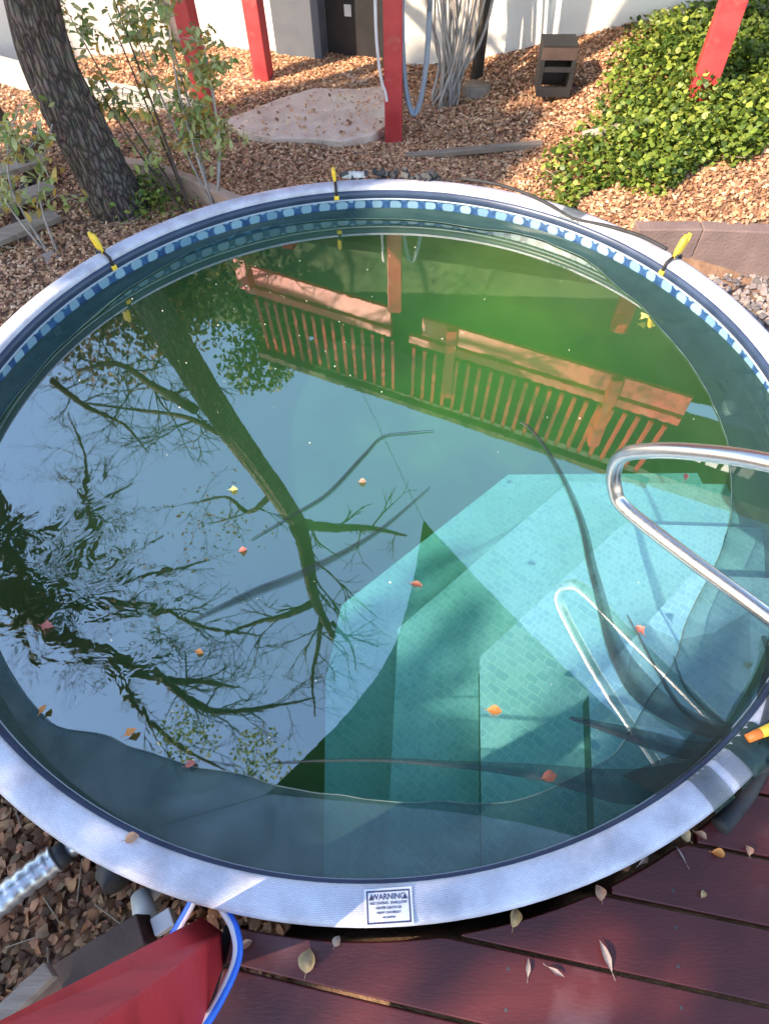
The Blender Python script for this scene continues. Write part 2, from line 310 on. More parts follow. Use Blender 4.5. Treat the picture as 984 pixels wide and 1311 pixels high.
def water_material():
    mt, nt, N, Lk = newmat('green_pool_water')
    out = N.new('ShaderNodeOutputMaterial'); tr = N.new('ShaderNodeBsdfTransparent'); gl = N.new('ShaderNodeBsdfGlossy'); ms = N.new('ShaderNodeMixShader')
    tr.inputs[0].default_value = (.93, .99, .97, 1); gl.inputs[0].default_value = (1, 1, 1, 1); gl.inputs['Roughness'].default_value = 0.018
    fr = N.new('ShaderNodeFresnel'); fr.inputs['IOR'].default_value = 2.0
    # the surface does not refract, so light meets it alike from both sides
    gb = N.new('ShaderNodeNewGeometry'); io = N.new('ShaderNodeMapRange'); io.inputs[3].default_value = 3.35; io.inputs[4].default_value = 1/3.35
    Lk.new(gb.outputs['Backfacing'], io.inputs[0]); Lk.new(io.outputs[0], fr.inputs['IOR'])
    Lk.new(fr.outputs[0], ms.inputs[0]); Lk.new(tr.outputs[0], ms.inputs[1]); Lk.new(gl.outputs[0], ms.inputs[2]); Lk.new(ms.outputs[0], out.inputs[0])
    geo = N.new('ShaderNodeNewGeometry')
    vd = N.new('ShaderNodeVectorMath'); vd.operation = 'DISTANCE'; Lk.new(geo.outputs['Position'], vd.inputs[0]); vd.inputs[1].default_value = (-1.45, -.95, WATER_Z)
    mr = N.new('ShaderNodeMapRange'); mr.inputs[1].default_value = .80; mr.inputs[2].default_value = .05; mr.inputs[3].default_value = .003; mr.inputs[4].default_value = .13; Lk.new(vd.outputs['Value'], mr.inputs[0])
    nz = N.new('ShaderNodeTexNoise'); nz.inputs['Scale'].default_value = 7; nz.inputs['Detail'].default_value = 2.5; nz.inputs['Distortion'].default_value = 1.2; Lk.new(geo.outputs['Position'], nz.inputs[0])
    bp = N.new('ShaderNodeBump'); bp.inputs['Distance'].default_value = .03; Lk.new(mr.outputs[0], bp.inputs['Strength']); Lk.new(nz.outputs[0], bp.inputs['Height'])
    Lk.new(bp.outputs[0], gl.inputs['Normal'])
    ab = N.new('ShaderNodeVolumeAbsorption'); ab.inputs[0].default_value = (.16, .80, .52, 1); ab.inputs[1].default_value = .78
    vs = N.new('ShaderNodeVolumeScatter'); vs.inputs[0].default_value = (.26, .46, .19, 1); vs.inputs[1].default_value = .52; vs.inputs[2].default_value = .2
    ad = N.new('ShaderNodeAddShader'); Lk.new(ab.outputs[0], ad.inputs[0]); Lk.new(vs.outputs[0], ad.inputs[1]); Lk.new(ad.outputs[0], out.inputs['Volume'])
    return mt
M['water'] = water_material()

# ------------------------------------------------------------------ ground
def ground_z(x, y):
    r = math.hypot(x, y)
    # lower strip near the pump at left front, terrace behind the pool, bank at right
    far = -.36 + .05*(y-1.8)*.3
    low = -.80
    t = min(1, max(0, (y+.35 + .25*min(0, x+1))/1.3)); t = t*t*(3-2*t)
    z = low*(1-t) + far*t
    b = min(1, max(0, (x-.9 + .25*(y-2.2))/1.7)); b = b*b*(3-2*b)
    z += b*t*.34*min(1, max(0, (y-1.1)/1.0))
    if x > 1.3 and y < 1.66-.03*x and y > -.6: z = min(z, -.52)
    h = min(1, max(0, (x-1.2)/2.0))*min(1, max(0, (y-2.5)/1.5)); z += .50*h*h
    z += .018*noise.noise(Vector((x*2.1, y*2.1, 0))) + .01*noise.noise(Vector((x*6, y*6, 3)))
    d = max(0, r-9); z -= 0.0*d
    return z
def build_ground():
    xs = np.concatenate([[-300, -120, -50, -20, -11], np.arange(-7, 7.01, .12), [11, 20, 50, 120, 300]])
    ys = np.concatenate([[-300, -120, -50, -20, -9], np.arange(-4.5, 8.01, .12), [12, 20, 50, 120, 300]])
    nx, ny = len(xs), len(ys); vs = []; fs = []
    for y in ys:
        for x in xs:
            z = ground_z(x, y)
            if math.hypot(x, y) < 1.84: z = -1.7
            vs.append((x, y, z))
    for j in range(ny-1):
        for i in range(nx-1):
            a = j*nx+i; fs.append((a, a+1, a+nx+1, a+nx))
    return tag(mesh('ground', vs, fs, M['dirt'], smooth=True), 'brown soil ground under fallen leaves', kind='structure')
build_ground()

# ------------------------------------------------------------------ swimming pool
pool = tag(empty('swimming_pool', (0, 0, -1.3)), 'round above-ground pool with pale lavender top rail and murky green water', 'pool')
def ring(name, prof, mat_, parent, n=192, uvs=False, smooth=True):
    """revolve an (r,z) profile round the z axis"""
    vs = []; fs = []; uv = []; k = len(prof); s = 0; acc = [0]
    for i in range(1, k): acc.append(acc[-1]+math.hypot(prof[i][0]-prof[i-1][0], prof[i][1]-prof[i-1][1]))
    for i in range(n+1):
        a = 2*math.pi*i/n
        for j, (r, z) in enumerate(prof): vs.append((r*math.cos(a), r*math.sin(a), z)); uv.append((a*1.74, acc[j]))
    for i in range(n):
        for j in range(k-1):
            fs.append((i*k+j, (i+1)*k+j, (i+1)*k+j+1, i*k+j+1))
    return mesh(name, vs, fs, mat_, parent, smooth, uv=uv)
ring('top_rail', [(1.838, -.045), (1.842, -.018), (1.834, -.004), (1.818, .000), (1.790, .003), (1.764, .000), (1.752, -.004), (1.747, -.012), (1.747, -.024)], M['toprail'], pool)
ring('pool_wall', [(1.800, -1.6), (1.800, -.05), (1.838, -.045)], M['poolwall'], pool)
M['navy'] = mat('navy_track', (.02, .035, .075), (.035, .055, .11), 9, .35)
ring('liner_track', [(1.747, -.024), (1.736, -.027), (1.733, -.064), (1.741, -.066)], M['navy'], pool)
M['beadmat'] = mat('pale_bead', (.30, .36, .44), (.38, .44, .52), 9, .4)
ring('liner_bead', [(1.741, -.066), (1.731, -.067), (1.731, -.074), (1.741, -.075)], M['beadmat'], pool)
ring('border_band', [(1.741, -.185), (1.741, -.075)], M['border'], pool)
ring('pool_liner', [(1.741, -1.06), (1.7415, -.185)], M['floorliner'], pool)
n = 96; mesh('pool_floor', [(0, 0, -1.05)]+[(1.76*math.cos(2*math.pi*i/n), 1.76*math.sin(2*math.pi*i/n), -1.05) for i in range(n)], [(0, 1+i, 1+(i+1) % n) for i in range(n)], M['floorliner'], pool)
# corner entry steps, nested, each a solid tier
def tier(corners, ztop, z0, name='step'):
    """corners: list from near wall to right wall (inside), closed by the pool wall arc"""
    rr = 1.7405
    def tocirc(p, q):
        p, q = Vector(p), Vector(q); d = (q-p).normalized(); b = p.dot(d); c = p.dot(p)-rr*rr
        return p + d*(-b+math.sqrt(b*b-c))
    p0 = tocirc(corners[1], corners[0]); p3 = tocirc(corners[-2], corners[-1])
    poly = [p0]+[Vector(c) for c in corners[1:-1]]+[p3]
    a3 = math.atan2(p3.y, p3.x); a0 = math.atan2(p0.y, p0.x)
    arc = [Vector((rr*math.cos(a3+(a0-a3)*t/24), rr*math.sin(a3+(a0-a3)*t/24))) for t in range(1, 24)]
    poly += arc; n = len(poly)
    vs = [(p.x, p.y, z0) for p in poly]+[(p.x, p.y, ztop) for p in poly]
    fs = [tuple(range(n, 2*n))[::-1]]+[(i, (i+1) % n, n+(i+1) % n, n+i) for i in range(n)]
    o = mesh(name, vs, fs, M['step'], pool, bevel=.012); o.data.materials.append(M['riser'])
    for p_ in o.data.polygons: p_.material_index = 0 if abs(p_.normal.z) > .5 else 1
    return o
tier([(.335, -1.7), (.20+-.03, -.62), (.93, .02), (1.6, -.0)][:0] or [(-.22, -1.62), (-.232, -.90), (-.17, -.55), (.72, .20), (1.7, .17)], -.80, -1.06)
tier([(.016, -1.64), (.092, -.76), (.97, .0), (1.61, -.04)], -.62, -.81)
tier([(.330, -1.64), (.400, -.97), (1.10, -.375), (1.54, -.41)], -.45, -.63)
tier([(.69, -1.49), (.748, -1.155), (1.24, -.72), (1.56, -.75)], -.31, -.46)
inl = MB(); cx, cy, cz = 1.715, .18, -.30
d = Vector((-cx, -cy, 0)).normalized(); inl.tube([Vector((cx, cy, cz)), Vector((cx, cy, cz))+d*.045], [.036, .036], 20)
inl.build('return_fitting', M['pvc'], pool, True)

# water body (flat top; its sides end inside the wall's thickness)
n = 128; rr = 1.755
top = [(rr*math.cos(2*math.pi*i/n), rr*math.sin(2*math.pi*i/n), WATER_Z) for i in range(n)]; bot = [(x, y, -1.15) for x, y, _ in top]
tag(mesh('water', top+bot, [tuple(range(n)), tuple(range(n, 2*n))[::-1]]+[(i, n+i, n+(i+1) % n, (i+1) % n) for i in range(n)], M['water']), 'murky green pool water mirroring trees and red railing', kind='structure')

# ------------------------------------------------------------------ leaf net
net = tag(empty('leaf_net', (0, 0, WATER_Z)), 'black mesh leaf net slung round the inside of the pool edge', 'leaf net')
ctl = [(-180, 1.69), (-160, 1.68), (-140, 1.66), (-131, 1.66), (-122, 1.57), (-114, 1.54), (-107, 1.51), (-95, 1.52), (-85, 1.55), (-75, 1.60), (-65, 1.60), (-52, 1.52), (-40, 1.46), (-16, 1.50), (-4, 1.52), (7, 1.53), (20, 1.55), (33, 1.60), (47, 1.69), (57, 1.71), (69, 1.66), (85, 1.67), (102, 1.70), (113, 1.735), (124, 1.72), (139, 1.68), (151, 1.65), (163, 1.66), (180, 1.69)]
def net_r(a):
    a = (a+180) % 360-180
    for (a0, r0), (a1, r1) in zip(ctl, ctl[1:]):
        if a0 <= a <= a1:
            t = (a-a0)/(a1-a0); t = t*t*(3-2*t); return r0+(r1-r0)*t - .012
    return 1.69
vs = []; fs = []; tc_ = []; na, nr = 360, 12
for i in range(na):
    a = R(i); r1 = net_r(i); farfac = min(1, max(0, (math.sin(a)+.2)/.6))
    for j in range(nr):
        t = j/(nr-1); r0 = 1.738; z0 = -.125 if farfac > .5 else -.10
        z0 = -.085 - .040*farfac
        r = r0+(r1-r0)*t; z = z0+(WATER_Z+.004-z0)*(1-(1-t)**1.8)
        z += .006*math.sin(math.pi*t)*noise.noise(Vector((math.cos(a)*9, math.sin(a)*9, t*2)))
        vs.append((r*math.cos(a), r*math.sin(a), z))
        op = .80 + .15*farfac + (.10-.06*farfac)*noise.noise(Vector((math.cos(a)*2, math.sin(a)*2, 7)))
        # dense at the hem on the water, thinner by the steps
        near_right = max(0, math.cos(a-R(-65)))**2
        op -= .30*near_right; op -= .25*max(0, math.cos(a-R(-38)))**6
        if j == nr-1: op += .12
        if t == 0: op += .1
        tc_.append((op, op, op))
for i in range(na):
    for j in range(nr-1): fs.append((i*nr+j, ((i+1) % na)*nr+j, ((i+1) % na)*nr+j+1, i*nr+j+1))
mesh('net_skirt', vs, fs, M['net'], net, True, col=np.array(tc_))
hm = MB(); hp_ = []
for i in range(0, 361):
    a = R(i); rr_ = net_r(i)+.006*noise.noise(Vector((math.cos(a)*14, math.sin(a)*14, 2))); hp_.append((rr_*math.cos(a), rr_*math.sin(a), WATER_Z+.005))
hm.tube(hp_, [.0016+.0012*noise.noise(Vector((i*.35, 0, 0))) for i in range(361)], 5); M['hem'] = mat('net_hem', (.04, .07, .07), (.13, .19, .18), 9, .4)
hm.build('hem', M['hem'], net, True)
def fan(pts, op):
    vs = [(1.08, -1.42, -.01)]+[(x, y, WATER_Z+.007+.01*math.sin(i*2.2)) for i, (x, y) in enumerate(pts)]
    mesh('net_web', vs, [(0, i, i+1) for i in range(1, len(pts))], M['net'], net, True, col=np.full((len(vs), 3), op))
fan([(.64, -1.30), (.80, -1.20), (.86, -1.08), (.92, -.98), (1.02, -1.05), (1.16, -1.02), (1.30, -.95)], .20)
def fold(name, pts, wid, op=.6, z=None):
    p = spline([(.038+(q[0]-.038)*.972, -1.898+(q[1]+1.898)*.972, WATER_Z+.006) if len(q) < 3 else (q[0], q[1], max(q[2], WATER_Z+.006)) for q in pts], 8); vs = []; fs = []; cl = []
    for i, q in enumerate(p):
        t = (p[min(i+1, len(p)-1)]-p[max(i-1, 0)]); t.z = 0; t.normalize(); s = Vector((-t.y, t.x, 0))
        f = i/(len(p)-1); k = f*(len(wid)-1); k0 = min(int(k), len(wid)-2); wv = wid[k0]+(wid[k0+1]-wid[k0])*(k-k0)
        wob = .25*noise.noise(Vector((q.x*5, q.y*5, 1)))
        for e, dz in ((-1, 0), (-.35, .012*min(1, wv/.02)), (.35, .004), (1, 0)):
            vs.append(q+s*wv*(e+wob)+Vector((0, 0, dz))); o = op*(1.1 if e < 0 else .75); cl.append((o, o, o))
    for i in range(len(p)-1):
        for j in range(3): fs.append((i*4+j, i*4+j+1, (i+1)*4+j+1, (i+1)*4+j))
    mesh(name, vs, fs, M['netfold'], net, True, col=np.array(cl))
G = (1.09, -1.43, .004)   # gather point at the rim clip
fold('net_fold', [(.27, .01), (.15, .0), (.04, -.02), (-.04, -.12), (-.19, -.32), (-.32, -.42), (-.49, -.54)], [.002, .005, .006, .009, .007, .003], .7)
fold('net_fold', [(.23, -.31), (-.0, -.53), (-.24, -.68), (-.44, -.77), (-.68, -.89)], [.003, .008, .016, .018, .005], .55)
fold('net_fold', [(.66, .04), (.70, -.0), (.76, -.15), (.82, -.46), (.82, -.77), (.83, -1.05), (.90, -1.22), (.99, -1.34, -.12), G], [.004, .008, .010, .016, .022, .050, .035, .02], .7)
fold('net_fold', [(.62, -1.28), (.75, -1.32), (.86, -1.36), (.96, -1.42, -.12), G], [.004, .018, .028, .03, .012], .72)
fold('net_fold', [(-.34, -1.39), (-.02, -1.392), (.28, -1.42), (.52, -1.45), (.73, -1.49), (.90, -1.50, -.15), (1.02, -1.47, -.08), G], [.003, .006, .012, .026, .05, .05, .04, .015], .62)
fold('net_fold', [(.90, -.92), (.92, -1.0), (.95, -1.13), (1.0, -1.27), (1.06, -1.38, -.1), G], [.002, .004, .006, .010, .014, .01], .75)
fold('net_fold', [(1.02, -1.08), (1.03, -1.2), (1.06, -1.32, -.13), G], [.002, .006, .012, .012], .7)
fold('net_fold', [(1.36, -1.02), (1.30, -1.14, -.12), (1.2, -1.28, -.06), G], [.012, .022, .03, .012], .65)
fold('net_fold', [(1.46, -.95, -.03), (1.34, -1.12, -.02), (1.2, -1.28, .0), G], [.01, .016, .02, .012], .6)
# dark webbing between the gathers
vs = [(.78, -1.55, -.05), (.72, -1.48, -.13), (.90, -1.42, -.13), (1.0, -1.33, -.125), (1.05, -1.36, -.08), (1.08, -1.42, -.005), (1.0, -1.455, -.012), (.9, -1.50, -.02)]
mesh('net_gather', vs, [(0, 1, 2, 7), (7, 2, 3, 6), (6, 3, 4, 5)], M['netfold'], net, True, col=np.full((8, 3), .62))
# net laid over the rail in two places
def rail_wrap(name, a0, a1, op, dz=.004):
    vs = []; fs = []; prof = [(1.735, -.06), (1.744, -.012), (1.752, 0), (1.79, .006), (1.82, .004), (1.845, -.012), (1.85, -.07)]
    k = len(prof); nn = 10
    for i in range(nn+1):
        a = R(a0+(a1-a0)*i/nn)
        for r, z in prof: vs.append(((r+dz)*math.cos(a), (r+dz)*math.sin(a), z+dz+.003*math.sin(i*2.1)))
    for i in range(nn):
        for j in range(k-1): fs.append((i*k+j, (i+1)*k+j, (i+1)*k+j+1, i*k+j+1))
    mesh(name, vs, fs, M['net'], net, True, col=np.full((len(vs), 3), op))
rail_wrap('net_wrap', -55.5, -51.5, 1.0); rail_wrap('net_wrap', -60.6, -58.2, .5); rail_wrap('net_wrap', -57.3, -55.4, .35)
rail_wrap('net_wrap', 49, 53, .45)
# cord laid along and over the far rail
cord = MB(); cp = [(.55, 1.80, .0), (.74, 1.70, .012), (.90, 1.58, .012), (1.0, 1.47, .01), (1.12, 1.35, -.01), (1.28, 1.23, .01), (1.42, 1.12, .015), (1.52, 1.0, .012)]
cord.tube(spline(cp, 6), .009, 8); tag(cord.build('drawcord', M['strap'], None, True), 'dark cord lying along the sunlit far rim between the clamps', 'cord')
st = MB(); st.tube(spline([(1.0, -1.50, -.06), (1.10, -1.49, -.02), (1.15, -1.44, .012), (1.13, -1.40, .012), (1.20, -1.34, .006)], 6), [.016]*25, 8)
st.tube(spline([(1.18, -1.46, .0), (1.14, -1.46, -.09), (1.05, -1.55, -.10), (.95, -1.63, -.10)], 6), .026, 8)
tag(st.build('bunched_strap', M['strap'], None, True), 'black bunched strap knotted round the rim beside the orange clamp', 'strap')
# strip of dark debris on the far rim
dm = MB()
for i in range(46):
    a = R(random.uniform(77, 95)); r = random.uniform(1.82, 1.88)
    dm.box((r*math.cos(a), r*math.sin(a), .005+random.uniform(-.02, .025)), (random.uniform(.015, .05), random.uniform(.01, .03), random.uniform(.01, .03)), Matrix.Rotation(random.uniform(0, 3), 3, 'Z') @ Matrix.Rotation(random.uniform(-.6, .6), 3, 'X'))
tag(dm.build('leaf_debris', M['dgrey']), 'dark heap of damp debris on the far rim behind the water', 'debris')
pb = MB()
for i in range(5): pb.box((-.13+i*.028, 1.855+.01*random.random(), .012), (.03, .025, .025), Matrix.Rotation(i, 3, 'Z'))
tag(pb.build('crumpled_wrapper', M['pvc']), 'small crumpled white and pink scrap beside the far clamp', 'scrap')

# clamps on the rail
def clamp(a_deg, label, big=1.0, lean=0, tipmat='yellow'):
    a = R(a_deg); er = Vector((math.cos(a), math.sin(a), 0)); et = Vector((-er.y, er.x, 0))
    base = er*1.79
    o = tag(empty('spring_clamp', base), label, 'clamp', 'yellow clamps holding the net to the pool rim')
    for s, nm in ((1, 'grip'), (-1, 'grip')):
        b = MB(); p0 = base+er*(.008*s)+Vector((0, 0, .012)); p1 = base+er*(.014*s+lean)+et*.004+Vector((0, 0, .115*big)); 
        b.tube([p0, p0.lerp(p1, .35), p0.lerp(p1, .8), p1], [.008*big, .014*big, .015*big, .009*big], 8); b.build(nm, M['yellow'], o, True)
    for s in (1, -1):
        b = MB(); p0 = base+er*(.01*s)+Vector((0, 0, .02)); p1 = base+er*(.052*s)+Vector((0, 0, .004)); p2 = base+er*(.056*s)+Vector((0, 0, -.05))
        b.tube([p0, p1, p2], [.007, .009, .008], 8); b.build('jaw', M['black'], o, True)
        c = MB(); c.box(p2+er*(-.004*s), (.028, .028, .024), Matrix.Rotation(a, 3, 'Z')); c.build('jaw_pad', M[tipmat], o, bevel=.003)
    b = MB(); b.tube([base+et*-.016+Vector((0, 0, .026)), base+et*.016+Vector((0, 0, .026))], .010, 10); b.build('spring', M['dgrey'], o, True)
    return o
clamp(96, 'yellow clamp upright on the far rim beside the dark debris', .8, -.005)
clamp(140.8, 'yellow clamp on the left rim beside the big tree trunk', 1.0, .03)
clamp(31, 'yellow clamp on the right rim in front of the brown retaining blocks', 1.05, .05)
# orange tipped clamp at the gather
o = tag(empty('spring_clamp', (1.10, -1.42, 0)), 'orange and yellow clamp gripping gathered net at the lower right rim', 'clamp', 'yellow clamps holding the net to the pool rim')
b = MB(); b.tube([(1.075, -1.415, .03), (1.13, -1.40, .045), (1.22, -1.375, .05)], [.013, .018, .012], 10); b.build('grip', M['yellow'], o, True)
b = MB(); b.tube([(1.13, -1.455, .02), (1.17, -1.45, .035), (1.24, -1.43, .04)], [.010, .016, .012], 10); b.build('grip', M['yellow'], o, True)
b = MB(); b.tube([(1.045, -1.425, .025), (1.075, -1.415, .032), (1.10, -1.408, .036)], [.012, .014, .012], 10); b.build('jaw', M['orange'], o, True)
b = MB(); b.tube([(1.11, -1.44, .02), (1.15, -1.42, .03)], .014, 10); b.build('spring', M['dgrey'], o, True)

# warning label on the rail
lab = tag(empty('warning_label', (.016, -1.80, .004)), 'white warning label with dark frame and small print on the near rim', 'label')
ang = R(1.5)
def lp(u, v, z): c, s = math.cos(ang), math.sin(ang); return (.016+u*c-v*s, -1.7985+u*s+v*c, z)
def quad(mb, u0, v0, u1, v1, z): mb.add([lp(u0, v0, z), lp(u1, v0, z), lp(u1, v1, z), lp(u0, v1, z)], [(0, 1, 2, 3)])
b = MB(); quad(b, -.061, -.042, .061, .040, .0075); b.add([lp(-.061, -.042, -.004), lp(.061, -.042, -.004), lp(.061, -.042, .0075), lp(-.061, -.042, .0075)], [(0, 1, 2, 3)]); b.build('backing', M['sticker'], lab)
b = MB(); fw = .0035
for q in ((-.055, -.036, .055, -.036+fw), (-.055, .035-fw, .055, .035), (-.055, -.036+fw, -.055+fw, .035-fw), (.055-fw, -.036+fw, .055, .035-fw)): quad(b, *q, .009)
b.build('frame', M['ink'], lab)
def text(body, size, u, v, name='lettering', sx=1.0):
    cu = bpy.data.curves.new(name, 'FONT'); cu.body = body; cu.size = size; cu.align_x = 'CENTER'; cu.align_y = 'CENTER'; cu.extrude = .0002
    o = bpy.data.objects.new(name, cu); o.data.materials.append(M['ink']); link(o, lab)
    p = Vector(lp(u, v, .0092))-Vector(lab.location); o.location = p; o.rotation_euler = (0, 0, ang); o.scale = (sx, 1, 1); cu.offset = .0002
    bpy.context.view_layer.update()
    me = bpy.data.meshes.new_from_object(o.evaluated_get(bpy.context.evaluated_depsgraph_get()))
    q = bpy.data.objects.new(name, me); link(q, lab); q.location = p; q.rotation_euler = (0, 0, ang); q.scale = (sx, 1, 1)
    bpy.data.objects.remove(o); q.name = name
    return q
text('WARNING', .0185, 0, .0205, sx=.95)
for u in (-.043, .043):
    b = MB(); b.add([lp(u-.0065, .0145, .009), lp(u+.0065, .0145, .009), lp(u, .027, .009)], [(0, 1, 2)]); b.build('triangle_symbol', M['ink'], lab)
text('NO DIVING  SHALLOW', .0085, 0, .0075, sx=1.05); text('WATER DEATH OR', .0075, 0, -.003); text('INJURY CAN RESULT', .0065, 0, -.013); text('NO JUMPING', .0055, 0, -.023)

# ------------------------------------------------------------------ grab rail
gr = tag(empty('grab_rail', (1.2, -1.2, -.15)), 'polished steel grab rail looping out over the pool steps', 'handrail')
b = MB(); path = spline([(1.62, -1.83, 1.06), (1.35, -1.40, .90), (1.17, -1.14, .76), (1.01, -.91, .63), (.90, -.755, .50), (.832, -.665, .40), (.800, -.622, .33), (.797, -.617, .255), (.812, -.640, .185), (.850, -.69, .135), (.99, -.89, .145), (1.15, -1.11, .165), (1.35, -1.40, .19), (1.62, -1.83, .23)], 8)
b.tube(path, .0245, 24); b.build('tube', M['steel'], gr, True)
b = MB(); b.tube([(1.62, -1.83, 1.06), (1.64, -1.86, .9), (1.64, -1.86, -.15)], .0245, 20); b.build('upright', M['steel'], gr, True)

# ------------------------------------------------------------------ deck
deck = tag(empty('deck', (0, -2, -.15)), 'maroon stained timber deck beside the pool', kind='structure')
D = -.15; u = Vector((1, -.215)).normalized(); v = Vector((u.y*-1, u.x)); pitch = .171; gapw = .009
def plank(v0, v1, u0, u1, name='plank'):
    cols = []; nu = int((u1-u0)/.03)
    for i in range(nu+1):
        uu = u0+(u1-u0)*i/nu; lo, hi = v0, v1
        c = 1.868**2-uu*uu
        if c > 0:
            lim = -math.sqrt(c)
            hi = min(hi, lim)
        if hi-lo > .004: cols.append((uu, lo, hi))
        else: cols.append(None)
    runs = []; cur = []
    for c in cols:
        if c: cur.append(c)
        else:
            if len(cur) > 2: runs.append(cur)
            cur = []
    if len(cur) > 2: runs.append(cur)
    for cur in runs:
        vs = []; fs = []
        for uu, lo, hi in cur:
            for z in (D-.035, D):
                for q in (lo, hi):
                    p = u*uu+v*q; vs.append((p.x, p.y, z))
        k = len(cur)
        for i in range(k-1):
            a, c = i*4, (i+1)*4
            fs += [(a+2, c+2, c+3, a+3), (a, a+1, c+1, c), (a, c, c+2, a+2), (a+1, a+3, c+3, c+1)]
        fs += [(0, 2, 3, 1), ((k-1)*4, (k-1)*4+1, (k-1)*4+3, (k-1)*4+2)]
        o = mesh(name, vs, fs, M['deck'], deck, bevel=.004)
# board joints cross x=.8 at y=-1.99, -1.80, -1.62
vj = (u.x*-1.995 + (-u.y)*.8*1.0)
vj = Vector((.8, -1.995)).dot(v)
for k in range(-9, 9):
    v0 = vj+k*pitch+gapw/2; v1 = vj+(k+1)*pitch-gapw/2
    plank(v0, v1, -.01, 3.4)
sc_ = None
for k in range(-6, 8):
    for uu in (.72, 1.15, 1.62):
        for fr_ in (.25, .75):
            p = u*uu+v*(vj+(k+fr_)*pitch)
            if p.length < 1.90 or p.x < -.4: continue
            if sc_ is None:
                sb_ = MB(); sb_.tube([(0, 0, -.002), (0, 0, .0008)], .0042, 10); sc_ = sb_.build('screw', M['dgrey'], deck, world=False); o = sc_
            else: o = sc_.copy(); link(o, deck)
            o.location = (p.x, p.y+2, 0)
b = MB()
for x in (-.02, .7, 1.4, 2.2, 3.0):
    p = u*x; b.beam((p.x+v.x*-3.2, p.y+v.y*-3.2, -.25), (p.x+v.x*-1.87, p.y+v.y*-1.87, -.25), .05, .13)
b.build('joist', M['gap'], deck)

# ------------------------------------------------------------------ leaves one by one
def leaf_mesh(L, W, curl, kind='oval', seed=0):
    rnd = random.Random(seed); vs = []; fs = []; n = 9
    for i in range(n):
        t = i/(n-1); wv = W*math.sin(math.pi*min(1, t*1.02))**(.75 if kind == 'oval' else 1.3)
        if kind == 'oak': wv *= 1+.28*math.sin(t*18)
        wv *= 1+.08*rnd.uniform(-1, 1)
        z = curl*L*(math.sin(math.pi*t)*.25 + .15*t*t)
        for s, dz in ((-1, curl*W*.7), (-.5, curl*W*.25), (0, 0), (.5, curl*W*.25), (1, curl*W*.6)):
            vs.append((L*(t-.5), s*wv/2, z*1+dz*abs(math.sin(math.pi*t))+.0015))
    for i in range(n-1):
        for j in range(4): fs.append((i*5+j, (i+1)*5+j, (i+1)*5+j+1, i*5+j+1))
    k = len(vs)
    # stalk
    vs += [(-L*.5, -.001, .002), (-L*.5, .001, .002), (-L*.72, .002, .004), (-L*.72, .0, .004)]; fs.append((k, k+1, k+2, k+3))
    return vs, fs
def leafmat(name, c, c2): return mat(name, c, c2, 60, .55, .3, 90, c3=tuple(x*.45 for x in c), s3=40, w3=.3, trans=.15)
LM = dict(tan=leafmat('tan_leaf', (.38, .25, .12), (.56, .40, .22)), pink=leafmat('pink_tan_leaf', (.38, .19, .12), (.56, .33, .21)), brown=leafmat('brown_leaf', (.16, .05, .035), (.24, .09, .05)),
          orange=leafmat('orange_leaf', (.62, .20, .04), (.75, .33, .08)), yellow=leafmat('yellow_leaf', (.62, .52, .12), (.72, .64, .2)), red=leafmat('red_leaf', (.45, .10, .08), (.58, .2, .14)), grey=leafmat('grey_leaf', (.25, .19, .17), (.36, .28, .25)))
def single_leaf(x, y, z, L, W, rot, c, label, kind='oval', curl=.5, g=None, tilt=(0, 0), name='fallen_leaf', seed=0):
    if g == GD: L, W, curl = L*.88, W*.88, curl*1.5
    vs, fs = leaf_mesh(L, W, curl, kind, seed)
    o = mesh(name, vs, fs, LM[c], smooth=True); o.location = (x, y, z); o.rotation_euler = (tilt[0], tilt[1], R(rot))
    return tag(o, label, 'leaf', g)
GD, GW = 'fallen leaves lying on the deck', 'leaves floating on the pool water'
DZ = D+.002
single_leaf(-.2, -1.905, DZ, .062, .052, 80, 'tan', 'large round tan leaf with dark specks on the deck below the pool label', g=GD, seed=1)
single_leaf(.35, -1.825, DZ, .055, .034, 75, 'tan', 'cream leaf standing against the rim just right of the warning label', g=GD, curl=.9, seed=2)
single_leaf(.59, -1.775, DZ, .044, .034, 100, 'pink', 'rounded peach leaf resting over a deck gap', g=GD, seed=3)
single_leaf(.665, -1.715, DZ, .055, .034, 20, 'pink', 'pinkish curled leaf half tucked under the pool rim', g=GD, curl=.9, kind='oak', seed=4)
single_leaf(.945, -1.69, DZ, .040, .026, -12, 'orange', 'orange tan leaf lying sideways on the right of the deck', g=GD, seed=5)
single_leaf(.87, -1.785, DZ, .022, .018, 60, 'tan', 'tiny round tan leaf alone in the middle of a plank', g=GD, seed=6)
single_leaf(1.03, -1.685, DZ, .030, .024, 90, 'pink', 'small peach leaf on the plank nearest the right edge', g=GD, seed=7)
single_leaf(.575, -1.915, DZ, .085, .022, 105, 'grey', 'long narrow grey willow-like leaf across a plank', 'long', .3, g=GD, seed=8)
single_leaf(.905, -1.645, DZ+.012, .038, .022, -35, 'pink', 'pale pink leaf of the little cluster by the rim', g=GD, seed=9)
single_leaf(.885, -1.615, DZ+.012, .028, .022, 60, 'orange', 'orange leaf of the little cluster by the rim', g=GD, seed=10)
single_leaf(.86, -1.645, DZ+.004, .042, .036, 140, 'tan', 'olive tan leaf of the little cluster by the rim', g=GD, seed=11)
single_leaf(-.365, -1.865, DZ, .040, .024, 25, 'pink', 'dull pink leaf on the deck just right of the blue hose', g=GD, seed=12)
single_leaf(-.125, -1.865, DZ, .032, .026, 60, 'grey', 'dim brown leaf close under the rim left of the label', g=GD, seed=13)
